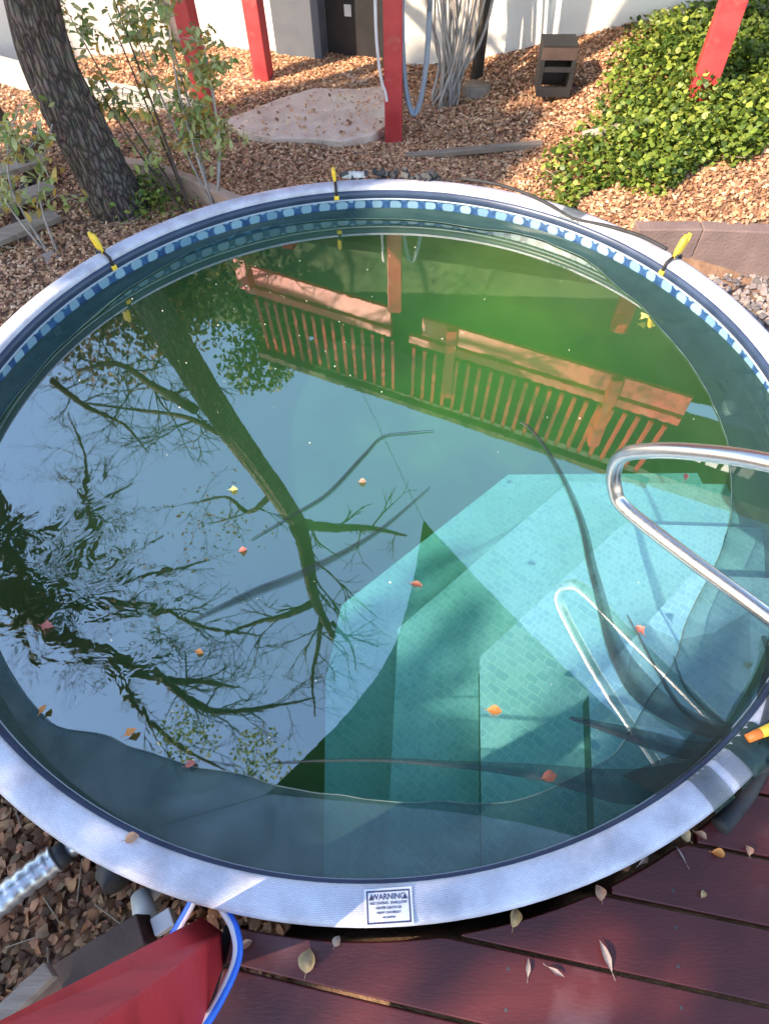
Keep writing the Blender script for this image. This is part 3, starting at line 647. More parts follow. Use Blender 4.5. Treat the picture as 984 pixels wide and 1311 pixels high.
single_leaf(.37, -1.935, DZ, .05, .014, 80, 'grey', 'thin dark leaf crossing the lowest deck gap', 'long', .3, g=GD, seed=14)
single_leaf(.44, -1.945, DZ, .055, .013, -30, 'grey', 'slender grey leaf right of the thin dark leaf', 'long', .3, g=GD, seed=15)
single_leaf(.73, -1.70, DZ, .045, .02, 40, 'grey', 'torn grey leaf beside the pinkish curled leaf', 'oak', .6, g=GD, seed=16)
single_leaf(.84, -1.69, DZ, .06, .006, 110, 'grey', 'dry leaf stalk pointing down from the cluster', 'long', .2, g=GD, seed=17)
WZ = WATER_Z+.003
for args in ((.15, -.77, .050, .026, -20, 'brown', 'brown pointed leaf floating at mid pool over the green patch', 'long'),
             (.38, -1.25, .048, .032, -10, 'orange', 'orange leaf floating above the middle step edge', 'oval'),
             (.52, -1.462, .046, .034, 10, 'brown', 'dark red leaf caught on the net fold near the rim', 'oval'),
             (.93, -.98, .040, .030, 120, 'red', 'red leaf floating on the blue top step', 'oak'),
             (-.05, -.27, .030, .026, 0, 'pink', 'lone pale pink leaf floating at the pool centre', 'oval'),
             (-.81, -1.285, .044, .026, 30, 'orange', 'tan oak leaf on the net near the left rim', 'oak'),
             (-.60, -1.39, .034, .022, 20, 'red', 'pale red leaf on the net hem right of the tan oak leaf', 'oval'),
             (-.63, -1.01, .032, .022, -20, 'orange', 'small orange leaf among reflected twigs left of centre', 'oak'),
             (-.52, -.59, .030, .022, 15, 'red', 'orange red leaf beside the lower faint net fold', 'oval'),
             (1.40, .73, .05, .045, 30, 'yellow', 'yellow leaf near the right edge of the reflected red post', 'oak'),
             (-1.20, -.89, .05, .035, -10, 'red', 'crumpled reddish leaf in the rippled water at far left', 'oak'),
             (-1.12, -1.20, .035, .022, 60, 'orange', 'dull orange leaf in the dark corner at far left', 'oak'),
             (-.59, -.29, .035, .025, 0, 'yellow', 'yellowish leaf beside the reflected tree fork', 'oak'),
             (1.30, -.30, .04, .02, 70, 'red', 'small dark red leaf just above the grab rail at right', 'oak')):
    x, y, L, W, rot, c, label, kind = args; x, y = .038+(x-.038)*.972, -1.898+(y+1.898)*.972
    single_leaf(x, y, WZ+(.012 if math.hypot(x, y) > 1.5 else 0), L, W, rot, c, label, kind, .35, GW, name='floating_leaf', seed=int(abs(x*100)))
single_leaf(1.295, -1.10, -.06, .045, .03, 20, 'orange', 'upper orange leaf on the net beside the orange clamp', 'oak', .6, name='floating_leaf', g=GW, seed=31)
single_leaf(1.30, -1.17, -.04, .055, .03, 10, 'orange', 'lower bright orange leaf on the net beside the orange clamp', 'oak', .6, name='floating_leaf', g=GW, seed=32)
single_leaf(-.665, -1.625, .004, .040, .028, 15, 'pink', 'single peach leaf lying on the near left rim', 'oval', .4, name='fallen_leaf', seed=33)
# specks: pollen and bits floating
vs = []; fs = []
for i in range(80):
    a = random.uniform(0, 6.28); r = 1.45*math.sqrt(random.random()); x, y = r*math.cos(a), r*math.sin(a)
    if i < 38: x, y = random.gauss(-.45, .45), random.gauss(.8, .35)
    s = random.uniform(.0012, .0042); k = len(vs); ph = random.random()*3
    for q in range(5): vs.append((x+s*math.cos(ph+q*1.256), y+s*math.sin(ph+q*1.256), WATER_Z+.003))
    fs.append(tuple(range(k, k+5)))
tag(mesh('floating_specks', vs, fs, mat('speck', (.75, .75, .55), (.85, .85, .7), 5, .6)), 'scattered pale specks of pollen floating on the pool', 'debris', kind='stuff')

# ------------------------------------------------------------------ scattered litter (stuff)
DRY = np.array([(.36, .20, .13), (.44, .26, .17), (.28, .14, .095), (.54, .36, .26), (.62, .45, .35), (.20, .10, .07), (.44, .23, .17), (.52, .30, .23)])*np.array([1.60, 1.54, 1.22])
def scatter(name, pts, size, cols, mat_, label, cat=None, up=.5, flat=.5, kind='stuff', asp=.55, zoff=.012):
    n = len(pts); P = np.asarray(pts, float); s = RNG.uniform(size[0], size[1], n); yaw = RNG.uniform(0, 2*np.pi, n); tx = RNG.normal(0, flat, n); ty = RNG.normal(0, flat, n)
    base = np.array([(-.5, 0, .02), (-.2, -asp/2, .13), (.2, -asp*.42, .10), (.5, 0, .0), (.2, asp*.42, .10), (-.2, asp/2, .13)])
    NV = 6; V = np.zeros((n, NV, 3)); cu = RNG.uniform(.3, 2.2, n)
    for k in range(NV):
        v_ = base[k]*s[:, None]; v_[:, 2] *= cu
        y1 = v_[:, 1]*np.cos(tx)-v_[:, 2]*np.sin(tx); z1 = v_[:, 1]*np.sin(tx)+v_[:, 2]*np.cos(tx); x1 = v_[:, 0]
        x2 = x1*np.cos(ty)+z1*np.sin(ty); z2 = -x1*np.sin(ty)+z1*np.cos(ty)
        V[:, k, 0] = x2*np.cos(yaw)-y1*np.sin(yaw); V[:, k, 1] = x2*np.sin(yaw)+y1*np.cos(yaw); V[:, k, 2] = z2
    V += P[:, None, :]; V[:, :, 2] += zoff
    me = bpy.data.meshes.new(name); V = V.reshape(-1, 3)
    me.vertices.add(n*6); me.vertices.foreach_set('co', V.ravel())
    F = np.empty((n, 4, 3), np.int32); b = np.arange(n)*6
    for q, (i0, i1, i2) in enumerate(((0, 1, 5), (1, 2, 5), (2, 4, 5), (2, 3, 4))): F[:, q] = np.stack([b+i0, b+i1, b+i2], 1)
    me.loops.add(n*12); me.loops.foreach_set('vertex_index', F.ravel()); me.polygons.add(n*4); me.polygons.foreach_set('loop_start', np.arange(n*4)*3); me.polygons.foreach_set('loop_total', np.full(n*4, 3)); me.update(); me.validate()
    a = me.color_attributes.new('tint', 'FLOAT_COLOR', 'POINT'); c = cols[RNG.integers(0, len(cols), n)]*RNG.uniform(.7, 1.25, (n, 1)); C4 = np.ones((n, 6, 4), np.float32); C4[:, :, :3] = c[:, None, :]
    a.data.foreach_set('color', C4.ravel()); me.materials.append(mat_)
    o = bpy.data.objects.new(name, me); link(o)
    if label: tag(o, label, cat, None, kind)
    return o
def on_patio(x, y):
    return -1.0 < x < .18 and 3.0+.1*abs(x+.2) < y < 3.84-.45*max(0, -.3-x)
pts = []
while len(pts) < 120000:
    x, y = random.uniform(-3.4, 4.0), random.uniform(1.0, 5.3)
    if math.hypot(x, y) < 1.87: continue
    if y > 4.75-.31*x: continue
    if on_patio(x, y) and random.random() < .93: continue
    if x > 1.45 and y < 1.58-.03*x: continue
    if x < -1.7 and random.random() < .45: continue
    dens = .62+.6*noise.noise(Vector((x*1.1, y*1.4, 4)))
    if random.random() > dens: continue
    pts.append((x, y, -.285 if on_patio(x, y) else ground_z(x, y)))
scatter('leaf_litter', pts, (.016, .042), DRY, M['leaf'], 'thick brown fallen leaves covering the ground behind the pool', up=.5, flat=.42)
pts = []
while len(pts) < 26000:
    x, y = random.uniform(-3.2, -.35), random.uniform(-2.6, .9)
    if math.hypot(x, y) < 1.82: continue
    pts.append((x, y, ground_z(x, y)+random.uniform(0, .03)))
for i in range(3500):
    a = R(random.uniform(-20, 75)); r = random.uniform(1.86, 2.2); x, y = r*math.cos(a), r*math.sin(a)
    if x*x+y*y > 4.2: continue
    pts.append((x, y, ground_z(x, y)))
scatter('leaf_litter', pts, (.03, .065), DRY[RNG.integers(0, 8, 40)]*RNG.uniform(.3, .95, (40, 1))*np.array([.95, .8, .7]), M['leaf'], 'dark damp fallen leaves on the low ground at the left of the pool', flat=.4)

tg = MB()
for i in range(260):
    x, y = random.uniform(-2.6, 3.2), random.uniform(1.8, 4.2)
    if math.hypot(x, y) < 1.95 or on_patio(x, y) or y > 4.5-.31*x: continue
    a = random.uniform(0, 6.28); L = random.uniform(.05, .22); z = ground_z(x, y)+.035
    tg.tube([(x, y, z), (x+L*.5*math.cos(a), y+L*.5*math.sin(a), z+random.uniform(-.005, .02)), (x+L*math.cos(a+.2), y+L*math.sin(a+.2), z+random.uniform(-.01, .02))], [.003, .003, .0015], 4)
for i in range(22):
    x, y = random.uniform(-1.9, -.6), random.uniform(-2.1, -1.2)
    if math.hypot(x, y) < 1.86: continue
    a = random.uniform(0, 6.28); L = random.uniform(.05, .16); z = ground_z(x, y)+.05
    tg.tube([(x, y, z), (x+L*math.cos(a), y+L*math.sin(a), z+random.uniform(-.01, .02))], [.003, .0015], 4)
tag(tg.build('fallen_twigs', M['oldwood']), 'thin dry twigs scattered over the leaf litter', kind='stuff')
# ------------------------------------------------------------------ house
hx = Vector((.955, -.297, 0)); hn = Vector((-.297, -.955, 0)); HO = Vector((.87, 4.22, 0))    # along the wall, out towards the pool
def H(a, d, z): p = HO+hx*a+hn*d; return Vector((p.x, p.y, z))
house = tag(empty('house', (HO.x, HO.y, -.35)), 'white stucco house with roof and upper balcony, seen mostly in the water', 'house')
hr = Matrix((hx, -hn, Vector((0, 0, 1)))).transposed()
def hbox(a0, a1, d0, d1, z0, z1, mb=None):
    mb = mb or MB(); c = H((a0+a1)/2, (d0+d1)/2, (z0+z1)/2); return mb.box(c, (abs(a1-a0), abs(d1-d0), abs(z1-z0)), hr)
for a0, a1 in ((-6.0, -1.72), (-.72, 4.6)): hbox(a0, a1, -.2, 0, -.6, 1.55).build('wall', M['stucco'], house)
hbox(-1.72, -.72, -.2, 0, 1.45, 1.55).build('lintel', M['stucco'], house)
hbox(-1.5+.22, -.72, -.12, -.07, -.34, 1.45).build('door', M['black'], house, bevel=.005)
hbox(-1.10, -1.04, -.069, -.060, -.02, .06).build('door_label', M['pvc'], house)
hbox(-1.72, -1.29, -.10, .06, -.34, 1.45).build('shutter_panel', M['grey'], house, bevel=.006)
hbox(-6.0, 4.6, -.25, -.05, 1.56, 3.22).build('upper_wall', M['uwall'], house)
hbox(-6.0, 4.7, -.3, .62, 1.34, 1.42).build('balcony_floor', M['wood'], house)
hbox(.02, .05, .002, .012, -.25, 1.5).build('conduit', M['greywall'], house)
# roof with eave, skewed like the balcony edge
ev0, ev1 = Vector((-1.0, 4.20, 3.17)), Vector((4.2, 1.55, 3.17))
b = MB(); back = Vector((.9, 1.9, 0)); q = [ev0+Vector((-.25, .13, 0)), ev1, ev1+back+Vector((0, 0, .8)), ev0+back+Vector((-.25, .13, .8))]
b.hexa(q, [p+Vector((0, 0, .10)) for p in q]); b.build('roof', M['roof'], house)
b = MB(); b.beam(ev0+Vector((-.25, .13, -.04)), ev1+Vector((0, 0, -.04)), .05, .18); b.build('eave_board', M['roof'], house)

balc = tag(empty('balcony_railing', (.25, 3.1, 1.45)), 'red balcony railing of the house, visible mirrored in the green water', 'railing')
f0, f1 = Vector((-1.35, 3.92, 0)), Vector((2.62, 1.80, 0)); fd = (f1-f0).normalized(); fl = (f1-f0).length
def F(s, z, off=0): p = f0+fd*s; return Vector((p.x, p.y, z))+Vector((-fd.y, fd.x, 0))*off
def span(s0, s1, z0, z1, thick, name, off=0, m_='red'):
    b = MB(); b.beam(F(s0, (z0+z1)/2, off), F(s1, (z0+z1)/2, off), thick, z1-z0); return b.build(name, M[m_], balc, bevel=.004)
span(0, 1.72, 1.42, 1.62, .04, 'fascia_board'); span(2.05, fl-.62, 1.42, 1.62, .04, 'fascia_board'); span(fl-.58, fl, 1.42, 1.62, .04, 'fascia_board')
span(0, 1.72, 1.66, 1.75, .05, 'lower_rail'); span(1.92, fl, 1.66, 1.75, .05, 'lower_rail')
span(0, fl, 2.55, 2.62, .09, 'top_rail', m_='wood')
for s in (1.86, 2.35, fl-.62): 
    if s != 1.86: 
        b = MB(); p = F(s, 0, -.02); b.box((p.x, p.y, 1.86), (.09, .09, .84)); b.build('rail_post', M['red'], balc)
proto = None
s = .12
while s < fl-.05:
    if abs(s-1.86) < .09: s += .115; continue
    if proto is None:
        b = MB(); b.box((0, 0, 0), (.030, .030, .78)); proto = b.build('baluster', M['red'], balc, world=False); o = proto
    else:
        o = proto.copy(); link(o, balc)
    o.location = F(s, 2.15)-Vector(balc.location); o.rotation_euler = (R(-8), 0, 0)
    s += .115
win = tag(empty('louvre_window', (2.9, 2.1, 2.0)), 'row of small pale panes mirrored at the right end of the railing', 'window')
for k in range(5):
    b = MB(); p = F(fl+.12+.14*k, 2.02-.0*k, -.02); b.box(p, (.10, .02, .12), Matrix.Rotation(math.atan2(fd.y, fd.x), 3, 'Z')); b.build('pane', M['glass'], win)
balc.location.z += .12; win.location.z += .12
# structure posts
def post(x, y, z0, z1, w_, label, lean=(0, 0), rot=-.3):
    o = MB(); Rr = Matrix.Rotation(rot, 3, 'Z'); h = w_/2; c = [Rr @ Vector((sx*h, sy*h, 0)) for sx, sy in ((-1, -1), (1, -1), (1, 1), (-1, 1))]
    lo = [p+Vector((x, y, z0)) for p in c]; hi = [p+Vector((x+lean[0], y+lean[1], z1)) for p in c]
    ob = tag(empty('support_post', (x, y, z0)), label, 'post', 'red posts holding up the balcony')
    o.hexa(lo, hi).build('post', M['red'], ob, bevel=.006); return ob
post(.20, 3.09, -.40, 1.54, .125, 'red square post standing centre behind the pool', rot=-.08)
post(2.22, 2.70, -.1, 1.54, .15, 'red post rising out of the ivy at the upper right', (-.0, -.0))
post(-.86, 4.20, -.45, 1.54, .13, 'dark red post right of the saplings near the grey shutter')
post(-1.24, 3.52, -.5, 1.54, .12, 'faded red post behind the leafy saplings')

# ------------------------------------------------------------------ background things
# flagstone patio slab
pat = [(-1.12, 3.36), (-.92, 3.16), (-.70, 3.04), (-.40, 3.02), (-.18, 2.96), (.04, 3.04), (.15, 3.2), (.17, 3.90), (-.10, 3.86), (-.43, 3.90), (-.70, 3.72), (-.92, 3.52)]
zt = -.285
b = MB(); nn = len(pat); vs = [(x, y, zt-.2) for x, y in pat]+[(x, y, zt) for x, y in pat]
tag(mesh('patio_slab', vs, [tuple(range(nn, 2*nn))]+[(i, (i+1) % nn, nn+(i+1) % nn, nn+i) for i in range(nn)], M['patio'], bevel=.01), 'pinkish paved slab strewn with leaves before the house door', kind='structure')
pat = [(-1.6, 4.2), (-.9, 4.05), (-.1, 3.95), (.15, 4.3), (.1, 4.45), (-1.4, 4.9)]; nn = len(pat); zt = -.315
vs = [(x, y, zt-.2) for x, y in pat]+[(x, y, zt) for x, y in pat]
tag(mesh('door_slab', vs, [tuple(range(nn, 2*nn))]+[(i, (i+1) % nn, nn+(i+1) % nn, nn+i) for i in range(nn)], M['patio'], bevel=.01), 'pale concrete threshold at the foot of the dark door', kind='structure')
def wall_strip(name, pts, z0s, z1s, th, m_, label, cat='wall'):
    b = MB(); P = [Vector((x, y, 0)) for x, y in pts]; vs = []; fs = []
    for i, p in enumerate(P):
        t = (P[min(i+1, len(P)-1)]-P[max(i-1, 0)]).normalized(); s = Vector((-t.y, t.x, 0))*th/2
        for q, z in ((p-s, z0s[i]), (p+s, z0s[i]), (p+s, z1s[i]), (p-s, z1s[i])): vs.append((q.x, q.y, z))
    for i in range(len(P)-1):
        a, c = i*4, i*4+4
        for k in range(4): fs.append((a+k, a+(k+1) % 4, c+(k+1) % 4, c+k))
    fs += [(3, 2, 1, 0), tuple(len(vs)-4+k for k in range(4))]
    return tag(mesh(name, vs, fs, M[m_], bevel=.008), label, cat)
wall_strip('garden_curb', [(-1.80, 2.74), (-1.73, 2.63), (-1.43, 2.50), (-1.14, 2.31), (-.90, 2.15), (-.70, 2.10)], [-.7]*6, [-.23, -.20, -.19, -.20, -.23, -.28], .07, 'tan', 'curved tan stone curb between the big tree and the saplings', 'curb')
wall_strip('low_wall', [(-3.4, 4.5), (-2.3, 3.86), (-1.65, 3.72), (-1.3, 3.75)], [-.7]*4, [-.14, -.16, -.22, -.27], .12, 'greywall', 'low grey garden wall behind the big tree trunk', 'wall')
wall_strip('side_wall', [(-5.5, 5.4), (-3.2, 4.75), (-1.75, 4.95)], [-.8]*3, [1.3]*3, .15, 'stucco', 'sunlit cream wall at the left behind the tree trunk', 'wall')
# retaining blocks
ret = tag(empty('retaining_wall', (2.1, 1.6, -.6)), 'brown retaining blocks to the right of the pool', 'wall')
for (x0, y0), (x1, y1) in (((1.60, 1.62), (1.98, 1.60)), ((1.985, 1.60), (2.50, 1.53)), ((2.505, 1.53), (3.1, 1.46))):
    b = MB(); b.beam((x0, y0, -.42), (x1, y1, -.42), .10, .40); b.build('block', M['block'], ret, bevel=.008)
# planks / pipes lying on the litter
b = MB(); b.beam((.27, 2.80, -.335), (1.24, 2.76, -.26), .055, .035); tag(b.build('timber_edging', M['oldwood'], bevel=.004), 'long weathered plank lying flat among leaves right of the centre post', 'plank')
b = MB(); b.tube([(1.47, 2.62, -.16), (1.72, 2.60, -.10)], .035, 12); tag(b.build('drain_pipe', M['stone'], None, True), 'left piece of pale pipe under the ivy edge', 'pipe', 'pale pipe pieces lying at the foot of the ivy')
b = MB(); b.tube([(1.76, 2.59, -.10), (2.12, 2.54, -.04)], .035, 12); tag(b.build('drain_pipe', M['stone'], None, True), 'right longer piece of pale pipe under the ivy edge', 'pipe', 'pale pipe pieces lying at the foot of the ivy')
b = MB(); b.tube([(.88, 3.72, -.38), (.88, 3.72, -.24)], [.12, .11], 14); tag(b.build('tree_stump', M['oldwood'], None, True), 'small sawn stump at the foot of the white wall', 'stump')
b = MB(); b.tube([(.90, 3.92, -.35), (.93, 3.95, .3), (1.0, 3.93, .9), (.98, 3.96, 1.4)], [.05, .042, .04, .045], 10); tag(b.build('vine_trunk', M['bark2'], None, True), 'thin brown trunk against the white wall beside the stump', 'trunk')
# crate
cr = tag(empty('slotted_crate', (1.38, 3.32, -.14)), 'black slotted plastic crate standing before the white wall', 'crate')
cc = Matrix.Rotation(-.1, 3, 'Z')
def cb(c, s): return MB().box(Vector((1.38, 3.32, -.14))+cc @ Vector(c), s, cc)
cb((0, -.10, .03), (.24, .02, .06)).build('bottom_rail', M['black'], cr); cb((0, -.10, .27), (.24, .02, .08)).build('top_rail', M['wood'], cr)
for x in (-.11, .11): cb((x, -.10, .145), (.03, .02, .17)).build('corner_post', M['black'], cr)
cb((0, -.10, .17), (.19, .015, .03)).build('slat', M['black'], cr)
for x in (-.11, .11): cb((x, 0, .155), (.02, .18, .30)).build('side_panel', M['black'], cr)
cb((0, .10, .155), (.24, .02, .30)).build('back_panel', M['black'], cr); cb((0, 0, .31), (.24, .22, .012)).build('lid', M['black'], cr)
# hoses hanging at the centre post
def coil(name, c, rx, rz, n_, rad, m_, label, cat='hose', jit=.02, g=None, turn=0):
    b = MB(); p = []
    for i in range(n_*24+1):
        a = 2*math.pi*i/24; k = i/24
        p.append(Vector(c)+Vector((math.cos(a)*rx*(1+jit*math.sin(k*2.3))*math.cos(turn), math.cos(a)*rx*math.sin(turn)+k*rad*1.2, math.sin(a)*rz*(1+jit*math.cos(k*1.7)))))
    b.tube(p, rad, 8); return tag(b.build(name, M[m_], None, True), label, cat, g)
coil('garden_hose', (.35, 3.10, .43), .09, .62, 2, .016, 'hosegrey', 'grey blue hose looped down the right side of the centre post')
b = MB(); b.tube(spline([(.10, 3.02, 1.0), (.085, 3.0, .4), (.11, 3.01, .1), (.14, 3.02, 0), (.15, 3.02, -.06)], 5), .010, 8); tag(b.build('white_cable', M['hosewhite'], None, True), 'pale cable hanging down the left side of the centre post', 'cable')
for k in range(26):
    if k == 0: bun = MB()
    x = .48+.42*random.random(); y = 3.60+random.random()*.2; w0 = random.uniform(-.14, .14)
    bun.tube(spline([(x+w0, y, .9), (x+w0*.6, y-.05, .35), (x*.7+.3*.66, y-.08, .0), (.62+.1*random.uniform(-1, 1), y-.1, -.30), (.66+random.uniform(-.08, .08), y, -.34)], 4), random.uniform(.006, .013), 6)
tag(bun.build('cane_bundle', M['vine'], None, True), 'bundle of grey canes and old hose leaning on the wall behind the post', 'bundle')
# left steps
stp = tag(empty('garden_steps', (-2.6, 2.9, -.6)), 'weathered grey timber steps at the left edge behind the tree', 'steps')
for k, (a, c) in enumerate((((-2.95, 2.10, -.18), (-2.20, 2.62, -.18)), ((-2.8, 1.80, -.24), (-2.10, 2.35, -.24)), ((-2.7, 1.53, -.30), (-2.03, 2.10, -.30)))):
    b = MB(); b.beam(a, c, .14, .035); b.build('tread', M['oldwood'], stp, bevel=.004)
b = MB(); b.beam((-2.36, 3.0, -.20), (-2.28, 1.9, -.38), .035, .12); b.build('stringer', M['wood'], stp)
b = MB(); b.beam((-2.14, 2.36, -.55), (-2.62, 2.9, .5), .06, .08, (0, 1, 0)); tag(b.build('leaning_stake', M['wood']), 'thin dark brown stake leaning beside the big tree trunk', 'stake')
def rock(x, y, z, s, seed, label):
    me = bpy.data.meshes.new('rock'); import bmesh
    bm = bmesh.new(); bmesh.ops.create_icosphere(bm, subdivisions=3, radius=1)
    for v_ in bm.verts:
        f = 1+.28*noise.noise(v_.co*1.6+Vector((seed, 0, 0)))+.08*noise.noise(v_.co*5); v_.co = Vector((v_.co.x*s[0], v_.co.y*s[1], v_.co.z*s[2]))*f
    bm.to_mesh(me); bm.free(); me.materials.append(M['stone']); o = bpy.data.objects.new('rock', me); link(o); o.location = (x, y, z)
    return tag(o, label, 'rock', 'rocks left of the pool')
rock(-2.02, 1.72, -.46, (.24, .16, .10), 1, 'broad flat pale rock beside the base of the big tree')
rock(-2.25, 1.98, -.42, (.2, .16, .10), 5, 'grey rock behind the broad flat one left of the tree')
rock(-2.05, 1.30, -.55, (.18, .16, .12), 9, 'rounded rock close to the left pool rim')
rock(-1.70, 2.62, -.46, (.14, .1, .08), 12, 'small stone at the start of the tan curb')
# gravel
vs = []; fs = []; cl = []
def stones(n_, region, size, cols):
    k0 = 0
    while k0 < n_:
        x, y = region()
        if math.hypot(x, y) < 1.865: continue
        k0 += 1; k = len(vs); s_ = random.uniform(*size); ax = [s_*random.uniform(.6, 1.2) for _ in range(3)]; rt = Matrix.Rotation(random.uniform(0, 6), 3, 'Z') @ Matrix.Rotation(random.uniform(-.8, .8), 3, 'X')
        c = Vector((x, y, ground_z(x, y)+s_*.35)); co = cols[random.randrange(len(cols))]
        for q in ((1, .2, .1), (.3, 1, 0), (-.9, .3, .1), (-.4, -.9, 0), (.6, -.7, .1), (.1, .1, .8), (.3, -.2, .7), (0, 0, -.8)):
            vs.append(c+rt @ Vector([q[i]*ax[i] for i in range(3)])); cl.append(co)
        for a_, b_, c_ in ((0, 1, 5), (1, 2, 5), (2, 3, 5), (3, 6, 5), (3, 4, 6), (4, 0, 6), (0, 5, 6), (1, 0, 7), (2, 1, 7), (3, 2, 7), (4, 3, 7), (0, 4, 7)): fs.append((k+a_, k+b_, k+c_))
stones(1700, lambda: (random.uniform(1.4, 2.8), random.uniform(.3, 1.60-.06)), (.014, .034), [(.20, .17, .17), (.28, .23, .22), (.13, .115, .12), (.34, .27, .24)])
tag(mesh('gravel', vs, fs, M['gravel'], col=np.array(cl)), 'dark gravel between the right pool rim and the retaining blocks', kind='stuff')

# ------------------------------------------------------------------ ivy bank
GRN = np.array([(.13, .20, .03), (.18, .26, .035), (.07, .12, .02), (.27, .35, .055), (.33, .38, .065), (.07, .13, .02), (.24, .32, .05)])
pts = []
while len(pts) < 34000:
    x, y = random.uniform(.7, 4.6), random.uniform(1.7, 4.8)
    edge = (x-1.02-(y-2.2)*.62)*.8 + .16*noise.noise(Vector((x*2.2, y*2.2, 0)))
    if y < 2.0+.25*noise.noise(Vector((x*3, 2, 0))): continue
    if edge < 0 or random.random() > edge*2.0: continue
    if y > 4.2-.31*(x-.87): continue
    if 1.2 < x < 1.62 and 3.0 < y < 3.5: continue
    h = ground_z(x, y)+random.random()**1.5*(.05+.13*min(1, edge*2)*(1+noise.noise(Vector((x*3, y*3, 9)))))
    pts.append((x, y, h))
scatter('ivy_ground_cover', pts, (.022, .048), GRN, M['green'], 'bright green ivy covering the bank around the right red post', flat=.55, asp=.9)

# ------------------------------------------------------------------ trees
def twigs(mb, p, d, L, r, depth, rnd, spread=.75):
    if depth == 0 or r < .0016: return
    seg = 3; q = [Vector(p)]; dd = Vector(d).normalized()
    for i in range(seg):
        dd = (dd+Vector((rnd.uniform(-1, 1), rnd.uniform(-1, 1), rnd.uniform(-.8, .9)))*.22).normalized(); q.append(q[-1]+dd*L/seg)
    mb.tube(q, lerps(r, r*.55, seg+1), 5 if r > .01 else 3, cap=False)
    for i in range(rnd.choice((2, 3, 3))):
        k = rnd.randint(1, seg); nd = (dd+Vector((rnd.uniform(-1, 1), rnd.uniform(-1, 1), rnd.uniform(-.8, .8)))*spread).normalized()
        twigs(mb, q[k], nd, L*rnd.uniform(.55, .85), r*.62, depth-1, rnd, spread)
def limb(parent, pts, r0, r1, tw, name='limb', n=10, m_='bark2', tl=.5, td=4, seed=1, rng=(.15, 1)):
    p = spline(pts, 5); b = MB(); b.tube(p, lerps(r0, r1, len(p)), n); b.build(name, M[m_], parent, True)
    rnd = random.Random(seed); mb = tw
    k = int(max(3, sum((p[i+1]-p[i]).length for i in range(len(p)-1))/.20))
    for i in range(k):
        t = rng[0]+(rng[1]-rng[0])*(i+rnd.random())/k; j = min(len(p)-2, int(t*(len(p)-1))); d = (p[j+1]-p[j]).normalized()
        nd = (d*.7+Vector((rnd.uniform(-1, 1), rnd.uniform(-1, 1), rnd.uniform(-.7, .9)))).normalized()
        rr = (r0+(r1-r0)*t)
        twigs(mb, p[j], nd, tl*rnd.uniform(.6, 1.2), max(.004, min(.014, rr*.35)), td, rnd)
# leaning tree next to the pool
t1 = tag(empty('leaning_tree', (-1.66, 2.19, -.6)), 'big rough-barked tree leaning over the left side of the pool', 'tree')
tr = MB(); tp = spline([(-1.60, 2.20, -.75), (-1.67, 2.24, -.3), (-1.755, 2.30, .1), (-1.80, 2.33, .45), (-1.73, 2.32, .85), (-1.52, 2.17, 1.45), (-1.32, 2.03, 2.0), (-1.09, 1.93, 2.6), (-.89, 1.85, 3.2)], 10)
rad = [.235-.06*min(1, i/14)-.085*i/len(tp) for i in range(len(tp))]
tr.tube(tp, rad, 110, ridge=.12); tr.build('trunk', M['bark'], t1, True)
tw = MB()
limb(t1, [(-.89, 1.85, 3.2), (-.81, 1.63, 3.3), (-.76, 1.36, 3.4), (-.73, 1.19, 3.6), (-.66, 1.06, 3.8), (-.54, .87, 4.0)], .095, .03, tw, seed=2)
limb(t1, [(-.87, 1.83, 3.2), (-.58, 1.89, 3.4), (-.12, 2.0, 3.6), (.28, 2.01, 3.8)], .07, .012, tw, seed=3, td=3, tl=.35)
limb(t1, [(-.74, 1.15, 3.7), (-1.03, 1.12, 3.9), (-1.41, 1.13, 4.1), (-1.8, 1.1, 4.3)], .045, .015, tw, seed=4)
limb(t1, [(-.66, 1.06, 3.8), (-.73, .88, 4.2), (-.81, .6, 4.4), (-.78, .23, 4.6)], .035, .01, tw, seed=5)
limb(t1, [(-1.16, 2.04, 3.0), (-1.43, 2.06, 3.3), (-1.78, 2.43, 3.5), (-2.2, 2.48, 3.7)], .035, .01, tw, seed=6)
limb(t1, [(-.57, 1.06, 4.0), (-.37, .86, 4.2), (-.34, .67, 4.4)], .025, .008, tw, seed=7, td=3, tl=.35)
limb(t1, [(-1.68, 2.24, 1.9), (-2.31, 2.99, 2.3), (-3.05, 3.84, 2.7), (-3.77, 4.18, 3.1)], .05, .02, tw, seed=8)
limb(t1, [(-1.46, 2.03, 2.0), (-1.95, 2.63, 2.4), (-2.68, 3.16, 2.8), (-3.6, 3.72, 3.2)], .03, .015, tw, seed=9)
tag(tw.build('twigs', M['bark2'], t1), kind='stuff')
# spreading bare tree to the left; its limbs show in the water
t2 = tag(empty('bare_tree', (-6.6, 2.6, -.7)), 'large bare tree whose limbs spread across the left of the mirrored sky', 'tree')
tr = MB(); tr.tube(spline([(-6.9, 2.2, -.8), (-6.8, 2.3, 1), (-6.6, 2.5, 2.8), (-6.1, 2.7, 4.1), (-5.6, 2.5, 4.6)], 8), lerps(.27, .15, 33), 28, ridge=.1); tr.build('trunk', M['bark'], t2, True)
tw = MB(); z = 4.6
def up(pl, z0=4.5, z1=4.9): return [(x, y, z0+(z1-z0)*i/(len(pl)-1)) for i, (x, y) in enumerate(pl)]
limb(t2, up([(-5.69, 2.76), (-4.85, 2.08), (-4.16, 1.76), (-3.59, 1.78), (-2.8, 1.71), (-2.29, 1.5), (-1.52, 1.37)]), .12, .008, tw, seed=11)
limb(t2, up([(-5.6, 2.4), (-4.77, 1.86), (-4.05, 1.36), (-3.34, 1.12), (-2.64, .81), (-2.19, .79), (-1.73, .72)]), .15, .008, tw, seed=12)
